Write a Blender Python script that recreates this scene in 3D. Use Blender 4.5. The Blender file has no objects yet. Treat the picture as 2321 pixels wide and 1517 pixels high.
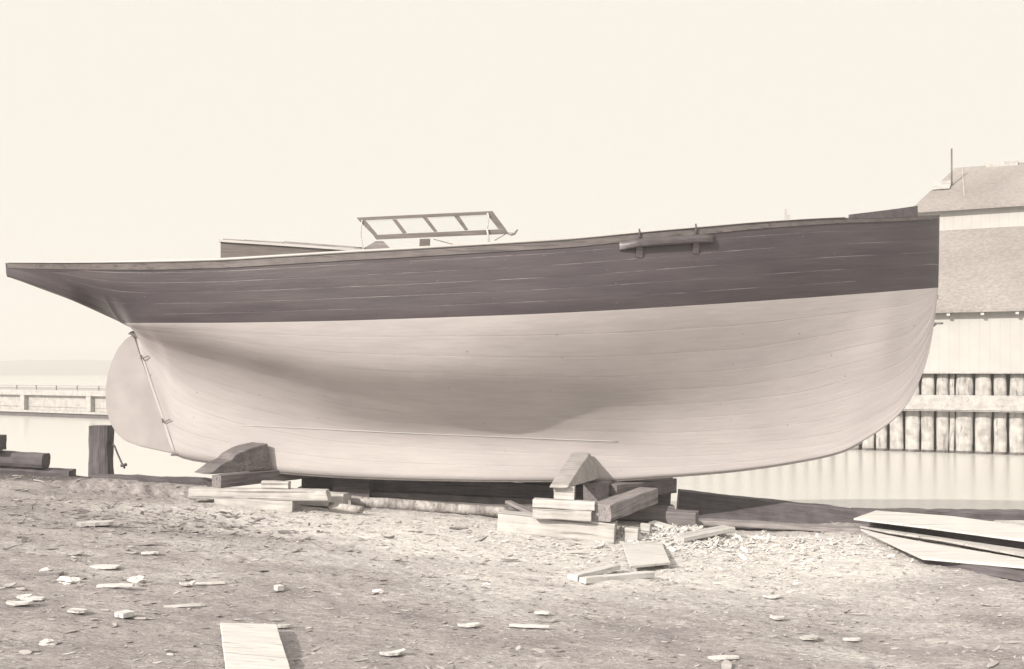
import bpy, bmesh, math, random
import numpy as np
from mathutils import Vector, Matrix, noise

SC = bpy.context.scene
COL = SC.collection
rnd = random.Random(7)

# ------------------------------------------------------------------ camera, sky, sun, exposure
F, CX, HZ, EYE = 2489.0, 1160.5, 845.0, 1.53      # focal length in photo pixels, centre column, horizon row, lens height
cam_d = bpy.data.cameras.new('camera')
cam = bpy.data.objects.new('camera', cam_d)
COL.objects.link(cam)
cam.location = (0, 0, EYE)
cam.rotation_euler = (math.radians(90), 0, 0)
cam_d.sensor_fit = 'HORIZONTAL'
cam_d.sensor_width = 36.0
cam_d.lens = 36.0 * F / 2321.0
cam_d.shift_y = (HZ - 758.5) / 2321.0
cam_d.clip_start = 0.1
cam_d.clip_end = 6000
SC.camera = cam

SUN_AZ, SUN_EL = math.radians(45), math.radians(28)    # azimuth measured left of straight behind the camera
sdir = Vector((-math.sin(SUN_AZ) * math.cos(SUN_EL), -math.cos(SUN_AZ) * math.cos(SUN_EL), math.sin(SUN_EL)))
sun_d = bpy.data.lights.new('sun', 'SUN')
sun_d.energy = 5.0
sun_d.angle = math.radians(0.5)
sun_d.color = (1.0, 0.93, 0.83)
sun = bpy.data.objects.new('sun', sun_d)
COL.objects.link(sun)
sun.rotation_euler = sdir.to_track_quat('Z', 'Y').to_euler()
sun.location = (-20, -20, 30)

w = bpy.data.worlds.new('World')
SC.world = w
w.use_nodes = True
nt = w.node_tree
nt.nodes.clear()
wo = nt.nodes.new('ShaderNodeOutputWorld')
bg = nt.nodes.new('ShaderNodeBackground')
sky = nt.nodes.new('ShaderNodeTexSky')
sky.sky_type = 'NISHITA'
sky.sun_disc = False
sky.sun_elevation = SUN_EL
sky.sun_rotation = math.atan2(sdir.x, sdir.y)
sky.dust_density = 4.0
bw = nt.nodes.new('ShaderNodeRGBToBW')
nt.links.new(sky.outputs[0], bw.inputs[0])
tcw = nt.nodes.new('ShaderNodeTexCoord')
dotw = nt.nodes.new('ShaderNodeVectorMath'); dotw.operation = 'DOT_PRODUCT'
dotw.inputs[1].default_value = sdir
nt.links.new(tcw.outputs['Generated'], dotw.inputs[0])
cap = nt.nodes.new('ShaderNodeMapRange')           # sky brightened towards the sun, out of view, to add frontal fill
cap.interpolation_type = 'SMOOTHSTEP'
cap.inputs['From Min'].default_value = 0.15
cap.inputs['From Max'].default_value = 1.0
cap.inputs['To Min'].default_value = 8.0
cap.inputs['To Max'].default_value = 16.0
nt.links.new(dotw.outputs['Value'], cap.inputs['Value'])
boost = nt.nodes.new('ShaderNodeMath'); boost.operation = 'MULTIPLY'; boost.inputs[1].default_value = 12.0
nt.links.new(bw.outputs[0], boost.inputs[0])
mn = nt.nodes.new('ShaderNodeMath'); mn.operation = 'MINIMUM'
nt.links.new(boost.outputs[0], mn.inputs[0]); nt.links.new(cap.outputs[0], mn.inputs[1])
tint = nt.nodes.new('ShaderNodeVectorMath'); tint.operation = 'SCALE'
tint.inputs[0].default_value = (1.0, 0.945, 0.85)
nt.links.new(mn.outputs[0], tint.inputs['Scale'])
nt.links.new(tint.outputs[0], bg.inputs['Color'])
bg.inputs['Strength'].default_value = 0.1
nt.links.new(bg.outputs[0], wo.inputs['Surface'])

SC.view_settings.view_transform = 'Standard'
SC.view_settings.look = 'None'
SC.view_settings.exposure = 0.25
SC.view_settings.gamma = 1.0

# ------------------------------------------------------------------ helpers
WLOC = {}

def P(px, py, Y):
    """world point seen at photo pixel (px,py) at distance Y"""
    return Vector(((px - CX) / F * Y, Y, EYE - (py - HZ) / F * Y))

def gbase(x, y=None):
    return -0.227 - 0.072 * max(-7.0, min(2.5, x))

def G(px, py, dz=0.0):
    """ground point seen at pixel"""
    k = (py - HZ) / F; h = (px - CX) / F
    Y = 12.0
    for _ in range(40):
        z = gbase(h * Y) + dz
        Y = 0.5 * Y + 0.5 * (EYE - z) / k
    return Vector((h * Y, Y, gbase(h * Y) + dz))

def tag(o, label=None, cat=None, group=None, kind=None):
    if label: o['label'] = label
    if cat: o['category'] = cat
    if group: o['group'] = group
    if kind: o['kind'] = kind
    return o

def link(o, parent=None, origin=Vector((0, 0, 0))):
    COL.objects.link(o)
    if parent is not None:
        o.parent = parent
        o.location = origin - WLOC[parent.name]
    else:
        o.location = origin
    WLOC[o.name] = Vector(origin)
    return o

def empty(name, loc):
    o = bpy.data.objects.new(name, None)
    o.empty_display_size = 0.2
    return link(o, None, Vector(loc))

def mesh_obj(name, verts, faces, mat, parent=None, origin=None, smooth=False, uvs=None):
    """verts in world space"""
    if origin is None:
        origin = WLOC[parent.name] if parent is not None else Vector(verts[0])
    origin = Vector(origin)
    me = bpy.data.meshes.new(name)
    me.from_pydata([tuple(Vector(v) - origin) for v in verts], [], faces)
    if uvs is not None:
        ul = me.uv_layers.new(name='UVMap')
        for lp in me.loops:
            ul.data[lp.index].uv = uvs[lp.vertex_index]
    bm = bmesh.new(); bm.from_mesh(me)
    bmesh.ops.recalc_face_normals(bm, faces=bm.faces)
    bm.to_mesh(me); bm.free()
    if smooth:
        for p in me.polygons: p.use_smooth = True
    me.materials.append(mat)
    o = bpy.data.objects.new(name, me)
    return link(o, parent, origin)

class MB:
    def __init__(s): s.v = []; s.f = []
    def add(s, v, f):
        b = len(s.v); s.v += [Vector(p) for p in v]; s.f += [[i + b for i in q] for q in f]
    def box(s, lo, hi):
        x0, y0, z0 = lo; x1, y1, z1 = hi
        s.add([(x0, y0, z0), (x1, y0, z0), (x1, y1, z0), (x0, y1, z0), (x0, y0, z1), (x1, y0, z1), (x1, y1, z1), (x0, y1, z1)],
              [(0, 3, 2, 1), (4, 5, 6, 7), (0, 1, 5, 4), (1, 2, 6, 5), (2, 3, 7, 6), (3, 0, 4, 7)])
    def obox(s, o, ex, ey, ez):
        o, ex, ey, ez = map(Vector, (o, ex, ey, ez))
        v = [o, o + ex, o + ex + ey, o + ey]
        v += [p + ez for p in v]
        s.add(v, [(0, 3, 2, 1), (4, 5, 6, 7), (0, 1, 5, 4), (1, 2, 6, 5), (2, 3, 7, 6), (3, 0, 4, 7)])
    def tube(s, pts, r, n=8):
        pts = [Vector(p) for p in pts]
        rs = r if isinstance(r, (list, tuple)) else [r] * len(pts)
        v = []; f = []
        a = None
        for i, p in enumerate(pts):
            t = (pts[min(i + 1, len(pts) - 1)] - pts[max(i - 1, 0)]).normalized()
            if a is None:
                a = t.cross(Vector((0, 0, 1)) if abs(t.z) < 0.8 else Vector((0, 1, 0)))
            else:
                a = a - t * a.dot(t)
            a.normalize(); b = t.cross(a)
            for k in range(n):
                an = 2 * math.pi * k / n
                v.append(p + (a * math.cos(an) + b * math.sin(an)) * rs[i])
        for i in range(len(pts) - 1):
            for k in range(n):
                f.append((i * n + k, i * n + (k + 1) % n, (i + 1) * n + (k + 1) % n, (i + 1) * n + k))
        f.append(tuple(range(n))[::-1]); f.append(tuple(range((len(pts) - 1) * n, len(pts) * n)))
        s.add(v, f)
    def build(s, name, mat, parent=None, origin=None, smooth=False):
        return mesh_obj(name, s.v, s.f, mat, parent, origin, smooth)

def fbm(x, y, z, oc=4):
    return noise.fractal(Vector((x, y, z)), 1.0, 2.0, oc)

# ------------------------------------------------------------------ materials
def newmat(name):
    m = bpy.data.materials.new(name); m.use_nodes = True
    n = m.node_tree.nodes; l = m.node_tree.links
    return m, n, l, n['Principled BSDF']

def nd(n, t, **kw):
    o = n.new(t)
    for k, v in kw.items(): setattr(o, k, v)
    return o

def ramp(n, stops):
    r = n.new('ShaderNodeValToRGB')
    e = r.color_ramp.elements
    e[0].position, e[0].color = stops[0][0], (*stops[0][1], 1)
    e[1].position, e[1].color = stops[1][0], (*stops[1][1], 1)
    for p, c in stops[2:]:
        q = e.new(p); q.color = (*c, 1)
    return r

def wood(name, dark, light, grain=(1.2, 22, 22), rough=0.8, bump=0.4, spots=0.25):
    m, n, l, b = newmat(name)
    tc = nd(n, 'ShaderNodeTexCoord'); oi = nd(n, 'ShaderNodeObjectInfo')
    add = nd(n, 'ShaderNodeVectorMath', operation='ADD')
    l.new(tc.outputs['Object'], add.inputs[0]); l.new(oi.outputs['Location'], add.inputs[1])
    mp = nd(n, 'ShaderNodeMapping'); mp.inputs['Scale'].default_value = grain
    l.new(add.outputs[0], mp.inputs[0])
    n1 = nd(n, 'ShaderNodeTexNoise'); n1.inputs['Scale'].default_value = 2.0; n1.inputs['Detail'].default_value = 7; n1.inputs['Roughness'].default_value = 0.65
    l.new(mp.outputs[0], n1.inputs['Vector'])
    n2 = nd(n, 'ShaderNodeTexNoise'); n2.inputs['Scale'].default_value = 5.0; n2.inputs['Detail'].default_value = 5
    l.new(add.outputs[0], n2.inputs['Vector'])
    r = ramp(n, [(0.32, dark), (0.62, light)])
    l.new(n1.outputs['Fac'], r.inputs[0])
    mx = nd(n, 'ShaderNodeMixRGB', blend_type='MULTIPLY'); mx.inputs[0].default_value = spots
    r2 = ramp(n, [(0.35, (0.35, 0.33, 0.33)), (0.6, (1, 1, 1))])
    l.new(n2.outputs['Fac'], r2.inputs[0])
    l.new(r.outputs[0], mx.inputs[1]); l.new(r2.outputs[0], mx.inputs[2])
    l.new(mx.outputs[0], b.inputs['Base Color'])
    mc = nd(n, 'ShaderNodeMapping'); mc.inputs['Scale'].default_value = (grain[0] * 0.7, grain[1] * 1.3, grain[2] * 1.3)
    l.new(add.outputs[0], mc.inputs[0])
    nc = nd(n, 'ShaderNodeTexNoise'); nc.inputs['Scale'].default_value = 1.1; nc.inputs['Detail'].default_value = 3; nc.inputs['Distortion'].default_value = 0.6
    l.new(mc.outputs[0], nc.inputs['Vector'])
    rc = ramp(n, [(0.33, (0.3, 0.28, 0.28)), (0.39, (1, 1, 1))]); l.new(nc.outputs['Fac'], rc.inputs[0])
    mk = nd(n, 'ShaderNodeMixRGB', blend_type='MULTIPLY'); mk.inputs[0].default_value = 0.7
    l.new(mx.outputs[0], mk.inputs[1]); l.new(rc.outputs[0], mk.inputs[2]); l.new(mk.outputs[0], b.inputs['Base Color'])
    b.inputs['Roughness'].default_value = rough
    bp = nd(n, 'ShaderNodeBump'); bp.inputs['Strength'].default_value = bump; bp.inputs['Distance'].default_value = 0.01
    l.new(n1.outputs['Fac'], bp.inputs['Height']); l.new(bp.outputs[0], b.inputs['Normal'])
    return m

def plain(name, c, rough=0.6, var=0.25, scale=8.0, metallic=0.0):
    m, n, l, b = newmat(name)
    tc = nd(n, 'ShaderNodeTexCoord')
    n1 = nd(n, 'ShaderNodeTexNoise'); n1.inputs['Scale'].default_value = scale; n1.inputs['Detail'].default_value = 6
    l.new(tc.outputs['Object'], n1.inputs['Vector'])
    r = ramp(n, [(0.3, tuple(x * (1 - var) for x in c)), (0.7, tuple(min(1, x * (1 + var)) for x in c))])
    l.new(n1.outputs['Fac'], r.inputs[0]); l.new(r.outputs[0], b.inputs['Base Color'])
    b.inputs['Roughness'].default_value = rough; b.inputs['Metallic'].default_value = metallic
    return m

M = {}
M['pale'] = wood('sawn_pale_timber', (0.35, 0.335, 0.325), (0.50, 0.485, 0.475), spots=0.3)
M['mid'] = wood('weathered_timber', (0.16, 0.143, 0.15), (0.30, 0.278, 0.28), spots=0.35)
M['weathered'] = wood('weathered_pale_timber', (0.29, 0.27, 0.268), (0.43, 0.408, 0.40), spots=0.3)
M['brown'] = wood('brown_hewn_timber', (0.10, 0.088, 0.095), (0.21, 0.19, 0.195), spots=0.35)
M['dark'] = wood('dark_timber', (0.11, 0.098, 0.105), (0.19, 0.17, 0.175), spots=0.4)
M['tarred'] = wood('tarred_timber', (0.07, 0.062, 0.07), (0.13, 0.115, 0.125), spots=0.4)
M['chip'] = wood('fresh_wood_chip', (0.46, 0.445, 0.435), (0.60, 0.585, 0.575), bump=0.2, spots=0.1)
M['bark'] = wood('birch_bark', (0.19, 0.172, 0.172), (0.46, 0.437, 0.425), grain=(14, 5, 5), spots=0.6, bump=0.7)
M['iron'] = plain('rusty_iron', (0.13, 0.115, 0.115), 0.7)
M['rope'] = plain('pale_rope', (0.45, 0.43, 0.40), 0.9)
M['paint_white'] = plain('white_paint', (0.39, 0.378, 0.37), 0.6, 0.08, 3)
M['varnish'] = wood('varnished_frame', (0.075, 0.063, 0.062), (0.125, 0.105, 0.10), rough=0.45, spots=0.2)
M['hardware'] = plain('galvanised_fitting', (0.20, 0.19, 0.19), 0.5, 0.3)

def hull_paint(name, dark):
    m, n, l, b = newmat(name)
    uv = nd(n, 'ShaderNodeUVMap'); uv.uv_map = 'UVMap'
    sp = nd(n, 'ShaderNodeSeparateXYZ'); l.new(uv.outputs[0], sp.inputs[0])
    # broad blotches drawn out along the planks
    mp = nd(n, 'ShaderNodeMapping'); mp.inputs['Scale'].default_value = (0.55, 3.0, 1)
    l.new(uv.outputs[0], mp.inputs[0])
    nb = nd(n, 'ShaderNodeTexNoise'); nb.inputs['Scale'].default_value = 1.6; nb.inputs['Detail'].default_value = 5
    l.new(mp.outputs[0], nb.inputs['Vector'])
    # grain
    mg = nd(n, 'ShaderNodeMapping'); mg.inputs['Scale'].default_value = (2.5, 90.0, 1)
    l.new(uv.outputs[0], mg.inputs[0])
    ng = nd(n, 'ShaderNodeTexNoise'); ng.inputs['Scale'].default_value = 1.0; ng.inputs['Detail'].default_value = 6; ng.inputs['Roughness'].default_value = 0.7
    l.new(mg.outputs[0], ng.inputs['Vector'])
    # seams between the strakes
    ns = 6.0 if dark else 11.0
    mul = nd(n, 'ShaderNodeMath', operation='MULTIPLY'); mul.inputs[1].default_value = ns
    l.new(sp.outputs['Y'], mul.inputs[0])
    pp = nd(n, 'ShaderNodeMath', operation='PINGPONG'); pp.inputs[1].default_value = 0.5
    l.new(mul.outputs[0], pp.inputs[0])
    lt = nd(n, 'ShaderNodeMapRange'); lt.inputs['From Min'].default_value = 0.03 if dark else 0.04; lt.inputs['From Max'].default_value = 0.012 if dark else 0.005
    l.new(pp.outputs[0], lt.inputs['Value'])
    mk = nd(n, 'ShaderNodeMapping'); mk.inputs['Scale'].default_value = (0.7, 6.0, 1)
    l.new(uv.outputs[0], mk.inputs[0])
    nk = nd(n, 'ShaderNodeTexNoise'); nk.inputs['Scale'].default_value = 1.3; nk.inputs['Detail'].default_value = 8; nk.inputs['Roughness'].default_value = 0.75
    l.new(mk.outputs[0], nk.inputs['Vector'])
    km = nd(n, 'ShaderNodeMapRange'); km.inputs['From Min'].default_value = 0.47; km.inputs['From Max'].default_value = 0.60
    l.new(nk.outputs['Fac'], km.inputs['Value'])
    seam = nd(n, 'ShaderNodeMath', operation='MULTIPLY'); l.new(lt.outputs[0], seam.inputs[0]); l.new(km.outputs[0], seam.inputs[1])
    if dark:
        r = ramp(n, [(0.3, (0.058, 0.049, 0.058)), (0.72, (0.090, 0.076, 0.084))])
    else:
        r = ramp(n, [(0.25, (0.392, 0.365, 0.372)), (0.75, (0.468, 0.438, 0.436))])
    l.new(nb.outputs['Fac'], r.inputs[0])
    mxg = nd(n, 'ShaderNodeMixRGB', blend_type='MULTIPLY'); mxg.inputs[0].default_value = 0.7 if dark else 0.3
    rg = ramp(n, [(0.3, (0.7, 0.7, 0.7)), (0.7, (1.25, 1.22, 1.2))])
    l.new(ng.outputs['Fac'], rg.inputs[0]); l.new(r.outputs[0], mxg.inputs[1]); l.new(rg.outputs[0], mxg.inputs[2])
    mxs = nd(n, 'ShaderNodeMixRGB', blend_type='MIX')
    l.new(seam.outputs[0], mxs.inputs[0]); l.new(mxg.outputs[0], mxs.inputs[1])
    mxs.inputs[2].default_value = (0.24, 0.215, 0.205, 1) if dark else (0.36, 0.33, 0.32, 1)
    last = mxs
    if not dark:
        mr_ = nd(n, 'ShaderNodeMapping'); mr_.inputs['Scale'].default_value = (1.3, 26.0, 1)
        l.new(uv.outputs[0], mr_.inputs[0])
        nr_ = nd(n, 'ShaderNodeTexNoise'); nr_.inputs['Scale'].default_value = 1.0; nr_.inputs['Detail'].default_value = 9; nr_.inputs['Roughness'].default_value = 0.7
        l.new(mr_.outputs[0], nr_.inputs['Vector'])
        rr_ = ramp(n, [(0.3, (0.82, 0.81, 0.82)), (0.66, (1.06, 1.06, 1.05))]); l.new(nr_.outputs['Fac'], rr_.inputs[0])
        mm_ = nd(n, 'ShaderNodeMixRGB', blend_type='MULTIPLY'); mm_.inputs[0].default_value = 0.3
        l.new(mxs.outputs[0], mm_.inputs[1]); l.new(rr_.outputs[0], mm_.inputs[2])
        tc = nd(n, 'ShaderNodeTexCoord')
        vo = nd(n, 'ShaderNodeTexVoronoi'); vo.inputs['Scale'].default_value = 4.2; l.new(tc.outputs['Object'], vo.inputs['Vector'])
        fl = nd(n, 'ShaderNodeMapRange'); fl.inputs['From Min'].default_value = 0.07; fl.inputs['From Max'].default_value = 0.03; fl.inputs['To Max'].default_value = 0.6
        l.new(vo.outputs['Distance'], fl.inputs['Value'])
        mf = nd(n, 'ShaderNodeMixRGB'); l.new(fl.outputs[0], mf.inputs[0]); l.new(mm_.outputs[0], mf.inputs[1]); mf.inputs[2].default_value = (0.2, 0.18, 0.17, 1)
        last = mf
    if dark:                                   # flecks of chipped paint
        tc = nd(n, 'ShaderNodeTexCoord')
        vo = nd(n, 'ShaderNodeTexVoronoi'); vo.inputs['Scale'].default_value = 11.0
        l.new(tc.outputs['Object'], vo.inputs['Vector'])
        fl = nd(n, 'ShaderNodeMapRange'); fl.inputs['From Min'].default_value = 0.085; fl.inputs['From Max'].default_value = 0.05
        l.new(vo.outputs['Distance'], fl.inputs['Value'])
        fm = nd(n, 'ShaderNodeMath', operation='MULTIPLY'); l.new(fl.outputs[0], fm.inputs[0]); l.new(km.outputs[0], fm.inputs[1])
        sc = nd(n, 'ShaderNodeMapping'); sc.inputs['Scale'].default_value = (5.0, 26.0, 1); l.new(uv.outputs[0], sc.inputs[0])
        nsx = nd(n, 'ShaderNodeTexNoise'); nsx.inputs['Scale'].default_value = 2.0; nsx.inputs['Detail'].default_value = 8; nsx.inputs['Roughness'].default_value = 0.8
        l.new(sc.outputs[0], nsx.inputs['Vector'])
        sm_ = nd(n, 'ShaderNodeMapRange'); sm_.inputs['From Min'].default_value = 0.60; sm_.inputs['From Max'].default_value = 0.72; sm_.inputs['To Max'].default_value = 0.5
        l.new(nsx.outputs['Fac'], sm_.inputs['Value'])
        fx = nd(n, 'ShaderNodeMath', operation='MAXIMUM'); l.new(fm.outputs[0], fx.inputs[0]); l.new(sm_.outputs[0], fx.inputs[1])
        mf = nd(n, 'ShaderNodeMixRGB'); l.new(fx.outputs[0], mf.inputs[0]); l.new(mxs.outputs[0], mf.inputs[1])
        mf.inputs[2].default_value = (0.23, 0.205, 0.20, 1)
        last = mf
    l.new(last.outputs[0], b.inputs['Base Color'])
    b.inputs['Roughness'].default_value = 0.42 if dark else 0.6
    b.inputs['Specular IOR Level'].default_value = 0.35
    bp = nd(n, 'ShaderNodeBump'); bp.inputs['Strength'].default_value = 0.25; bp.inputs['Distance'].default_value = 0.004
    sm = nd(n, 'ShaderNodeMath', operation='SUBTRACT'); l.new(ng.outputs['Fac'], sm.inputs[0]); l.new(lt.outputs[0], sm.inputs[1])
    sq = nd(n, 'ShaderNodeMath', operation='POWER'); l.new(pp.outputs[0], sq.inputs[0]); sq.inputs[1].default_value = 0.5
    ma = nd(n, 'ShaderNodeMath', operation='MULTIPLY_ADD'); l.new(sq.outputs[0], ma.inputs[0]); ma.inputs[1].default_value = 1.6; l.new(sm.outputs[0], ma.inputs[2])
    mb = nd(n, 'ShaderNodeMath', operation='MULTIPLY_ADD'); l.new(nb.outputs['Fac'], mb.inputs[0]); mb.inputs[1].default_value = 9.0; l.new(ma.outputs[0], mb.inputs[2])
    l.new(mb.outputs[0], bp.inputs['Height']); l.new(bp.outputs[0], b.inputs['Normal'])
    return m
M['topside'] = hull_paint('dark_topside_paint', True)
M['bottom'] = hull_paint('pale_bottom_paint', False)

def ground_mat():
    m, n, l, b = newmat('trodden_earth')
    tc = nd(n, 'ShaderNodeTexCoord')
    at = nd(n, 'ShaderNodeAttribute'); at.attribute_name = 'sawdust'
    mp = nd(n, 'ShaderNodeMapping'); mp.inputs['Scale'].default_value = (0.75, 1.5, 1)
    l.new(tc.outputs['Object'], mp.inputs[0])
    n1 = nd(n, 'ShaderNodeTexNoise'); n1.inputs['Scale'].default_value = 1.5; n1.inputs['Detail'].default_value = 9; n1.inputs['Roughness'].default_value = 0.62
    n2 = nd(n, 'ShaderNodeTexNoise'); n2.inputs['Scale'].default_value = 28; n2.inputs['Detail'].default_value = 8; n2.inputs['Roughness'].default_value = 0.7
    for q in (n1, n2): l.new(mp.outputs[0], q.inputs['Vector'])
    r = ramp(n, [(0.34, (0.268, 0.245, 0.250)), (0.66, (0.395, 0.365, 0.366))])
    l.new(n1.outputs['Fac'], r.inputs[0])
    sd = nd(n, 'ShaderNodeMath', operation='ADD'); l.new(at.outputs['Fac'], sd.inputs[0])
    nn = nd(n, 'ShaderNodeMapRange'); nn.inputs['From Min'].default_value = 0.3; nn.inputs['From Max'].default_value = 0.7; nn.inputs['To Min'].default_value = -0.45; nn.inputs['To Max'].default_value = 0.45
    l.new(n2.outputs['Fac'], nn.inputs['Value']); l.new(nn.outputs[0], sd.inputs[1])
    cl = nd(n, 'ShaderNodeMapRange'); cl.inputs['From Min'].default_value = 0.1; cl.inputs['From Max'].default_value = 0.95
    l.new(sd.outputs[0], cl.inputs['Value'])
    mx = nd(n, 'ShaderNodeMixRGB'); l.new(cl.outputs[0], mx.inputs[0]); l.new(r.outputs[0], mx.inputs[1]); mx.inputs[2].default_value = (0.60, 0.58, 0.565, 1)
    mq = nd(n, 'ShaderNodeMapping'); mq.inputs['Scale'].default_value = (6, 17, 6)
    l.new(tc.outputs['Object'], mq.inputs[0])
    n3 = nd(n, 'ShaderNodeTexNoise'); n3.inputs['Scale'].default_value = 2.2; n3.inputs['Detail'].default_value = 9; n3.inputs['Roughness'].default_value = 0.78
    l.new(mq.outputs[0], n3.inputs['Vector'])
    r3 = ramp(n, [(0.30, (0.5, 0.48, 0.48)), (0.5, (0.98, 0.98, 0.98)), (0.70, (1.55, 1.55, 1.53))])
    l.new(n3.outputs['Fac'], r3.inputs[0])
    m3 = nd(n, 'ShaderNodeMixRGB', blend_type='MULTIPLY'); m3.inputs[0].default_value = 0.8
    l.new(mx.outputs[0], m3.inputs[1]); l.new(r3.outputs[0], m3.inputs[2])
    n4 = nd(n, 'ShaderNodeTexNoise'); n4.inputs['Scale'].default_value = 70; n4.inputs['Detail'].default_value = 3; n4.inputs['Roughness'].default_value = 0.8
    l.new(mp.outputs[0], n4.inputs['Vector'])
    r4 = ramp(n, [(0.33, (0.55, 0.54, 0.54)), (0.47, (1, 1, 1)), (0.60, (1.05, 1.05, 1.05)), (0.70, (1.45, 1.45, 1.43))])
    l.new(n4.outputs['Fac'], r4.inputs[0])
    m4 = nd(n, 'ShaderNodeMixRGB', blend_type='MULTIPLY'); m4.inputs[0].default_value = 0.6
    l.new(m3.outputs[0], m4.inputs[1]); l.new(r4.outputs[0], m4.inputs[2])
    mx = m4
    da = nd(n, 'ShaderNodeAttribute'); da.attribute_name = 'damp'
    m2 = nd(n, 'ShaderNodeMixRGB'); l.new(da.outputs['Fac'], m2.inputs[0]); l.new(mx.outputs[0], m2.inputs[1]); m2.inputs[2].default_value = (0.11, 0.096, 0.10, 1)
    l.new(m2.outputs[0], b.inputs['Base Color'])
    b.inputs['Roughness'].default_value = 0.95; b.inputs['Specular IOR Level'].default_value = 0.1
    bp = nd(n, 'ShaderNodeBump'); bp.inputs['Strength'].default_value = 0.9; bp.inputs['Distance'].default_value = 0.03
    l.new(n2.outputs['Fac'], bp.inputs['Height']); l.new(bp.outputs[0], b.inputs['Normal'])
    return m
M['ground'] = ground_mat()

def water_mat():
    m, n, l, b = newmat('pale_still_water')
    tc = nd(n, 'ShaderNodeTexCoord')
    mp = nd(n, 'ShaderNodeMapping'); mp.inputs['Scale'].default_value = (0.5, 1.6, 1)
    l.new(tc.outputs['Object'], mp.inputs[0])
    n1 = nd(n, 'ShaderNodeTexNoise'); n1.inputs['Scale'].default_value = 1.6; n1.inputs['Detail'].default_value = 4
    l.new(mp.outputs[0], n1.inputs['Vector'])
    b.inputs['Base Color'].default_value = (0.52, 0.505, 0.485, 1)
    b.inputs['Roughness'].default_value = 0.21
    b.inputs['IOR'].default_value = 1.33
    bp = nd(n, 'ShaderNodeBump'); bp.inputs['Strength'].default_value = 0.12; bp.inputs['Distance'].default_value = 0.03
    l.new(n1.outputs['Fac'], bp.inputs['Height']); l.new(bp.outputs[0], b.inputs['Normal'])
    return m
M['water'] = water_mat()

# ------------------------------------------------------------------ setting: ground, water, far shore
WATER_Z = -0.8
def bank_y(x):
    return 14.45 + 0.16 * math.sin(x * 0.9 + 1.0) + 0.22 * fbm(x * 0.8, 3.1, 0.0, 3) + (0.25 if x < -2 else 0.0) * min(1, (-2 - x) if x < -2 else 0)

def gauss(x, y, cx, cy, sx, sy):
    return math.exp(-((x - cx) / sx) ** 2 - ((y - cy) / sy) ** 2)

def ground_z(x, y):
    z = gbase(x)
    d = bank_y(x) - y
    z += 0.035 * fbm(x * 0.55, y * 0.8, 1.7, 3) + 0.016 * fbm(x * 2.6, y * 3.6, 5.1, 4)
    z += 0.011 * fbm(x * 9, y * 14, 9.0, 4)
    # humped spoil beside the stern and its broken ledge
    z += 0.05 * gauss(x, y, -5.05, 13.45, 0.75, 0.4) + 0.04 * gauss(x, y, -4.0, 13.7, 0.45, 0.3)
    lg = y - (13.15 + 0.12 * fbm(x * 3, 0, 2, 3))
    if -5.6 < x < -3.5:
        e = min(1, (x + 5.6) / 0.4, (-3.5 - x) / 0.3)
        z += e * 0.10 * (1 / (1 + math.exp(max(-60, min(60, -lg / 0.03)))) - 0.5) * math.exp(-(lg / 0.6) ** 2)
        z += e * 0.05 * fbm(x * 14, y * 14, 4, 3) * math.exp(-(lg / 0.25) ** 2)
    # shavings heap beside the timber cribbing
    z += 0.10 * gauss(x, y, 2.0, 12.35, 0.55, 0.4) + 0.05 * gauss(x, y, 3.1, 12.3, 0.9, 0.4)
    if d < 0.35: z -= 0.10 * ((0.35 - d) / 0.35) ** 2
    return z

def sawdust(x, y):
    s = 1.35 * gauss(x, y, 1.4, 11.4, 2.6, 2.0) + 1.1 * gauss(x, y, -1.0, 12.0, 2.2, 1.3) + 0.6 * gauss(x, y, 3.6, 12.2, 1.6, 1.2)
    s += 0.28 * gauss(x, y, 1.5, 9.3, 4, 1.6) + 0.45 * gauss(x, y, -3.2, 12.0, 1.3, 0.5)
    return s + 0.4 * fbm(x * 0.9, y * 1.4, 7.7, 4) + 0.02

def damp(x, y):
    d = 0.9 / (1 + math.exp(max(-60, min(60, -(y - 13.25 - 0.3 * fbm(x * 1.6, y * 2, 3, 3)) / 0.08)))) * max(0, min(1, (-4.9 - x) / 0.5))
    return min(1, d + 0.35 * gauss(x, y, -3.0, 10.4, 0.9, 0.3))

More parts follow.
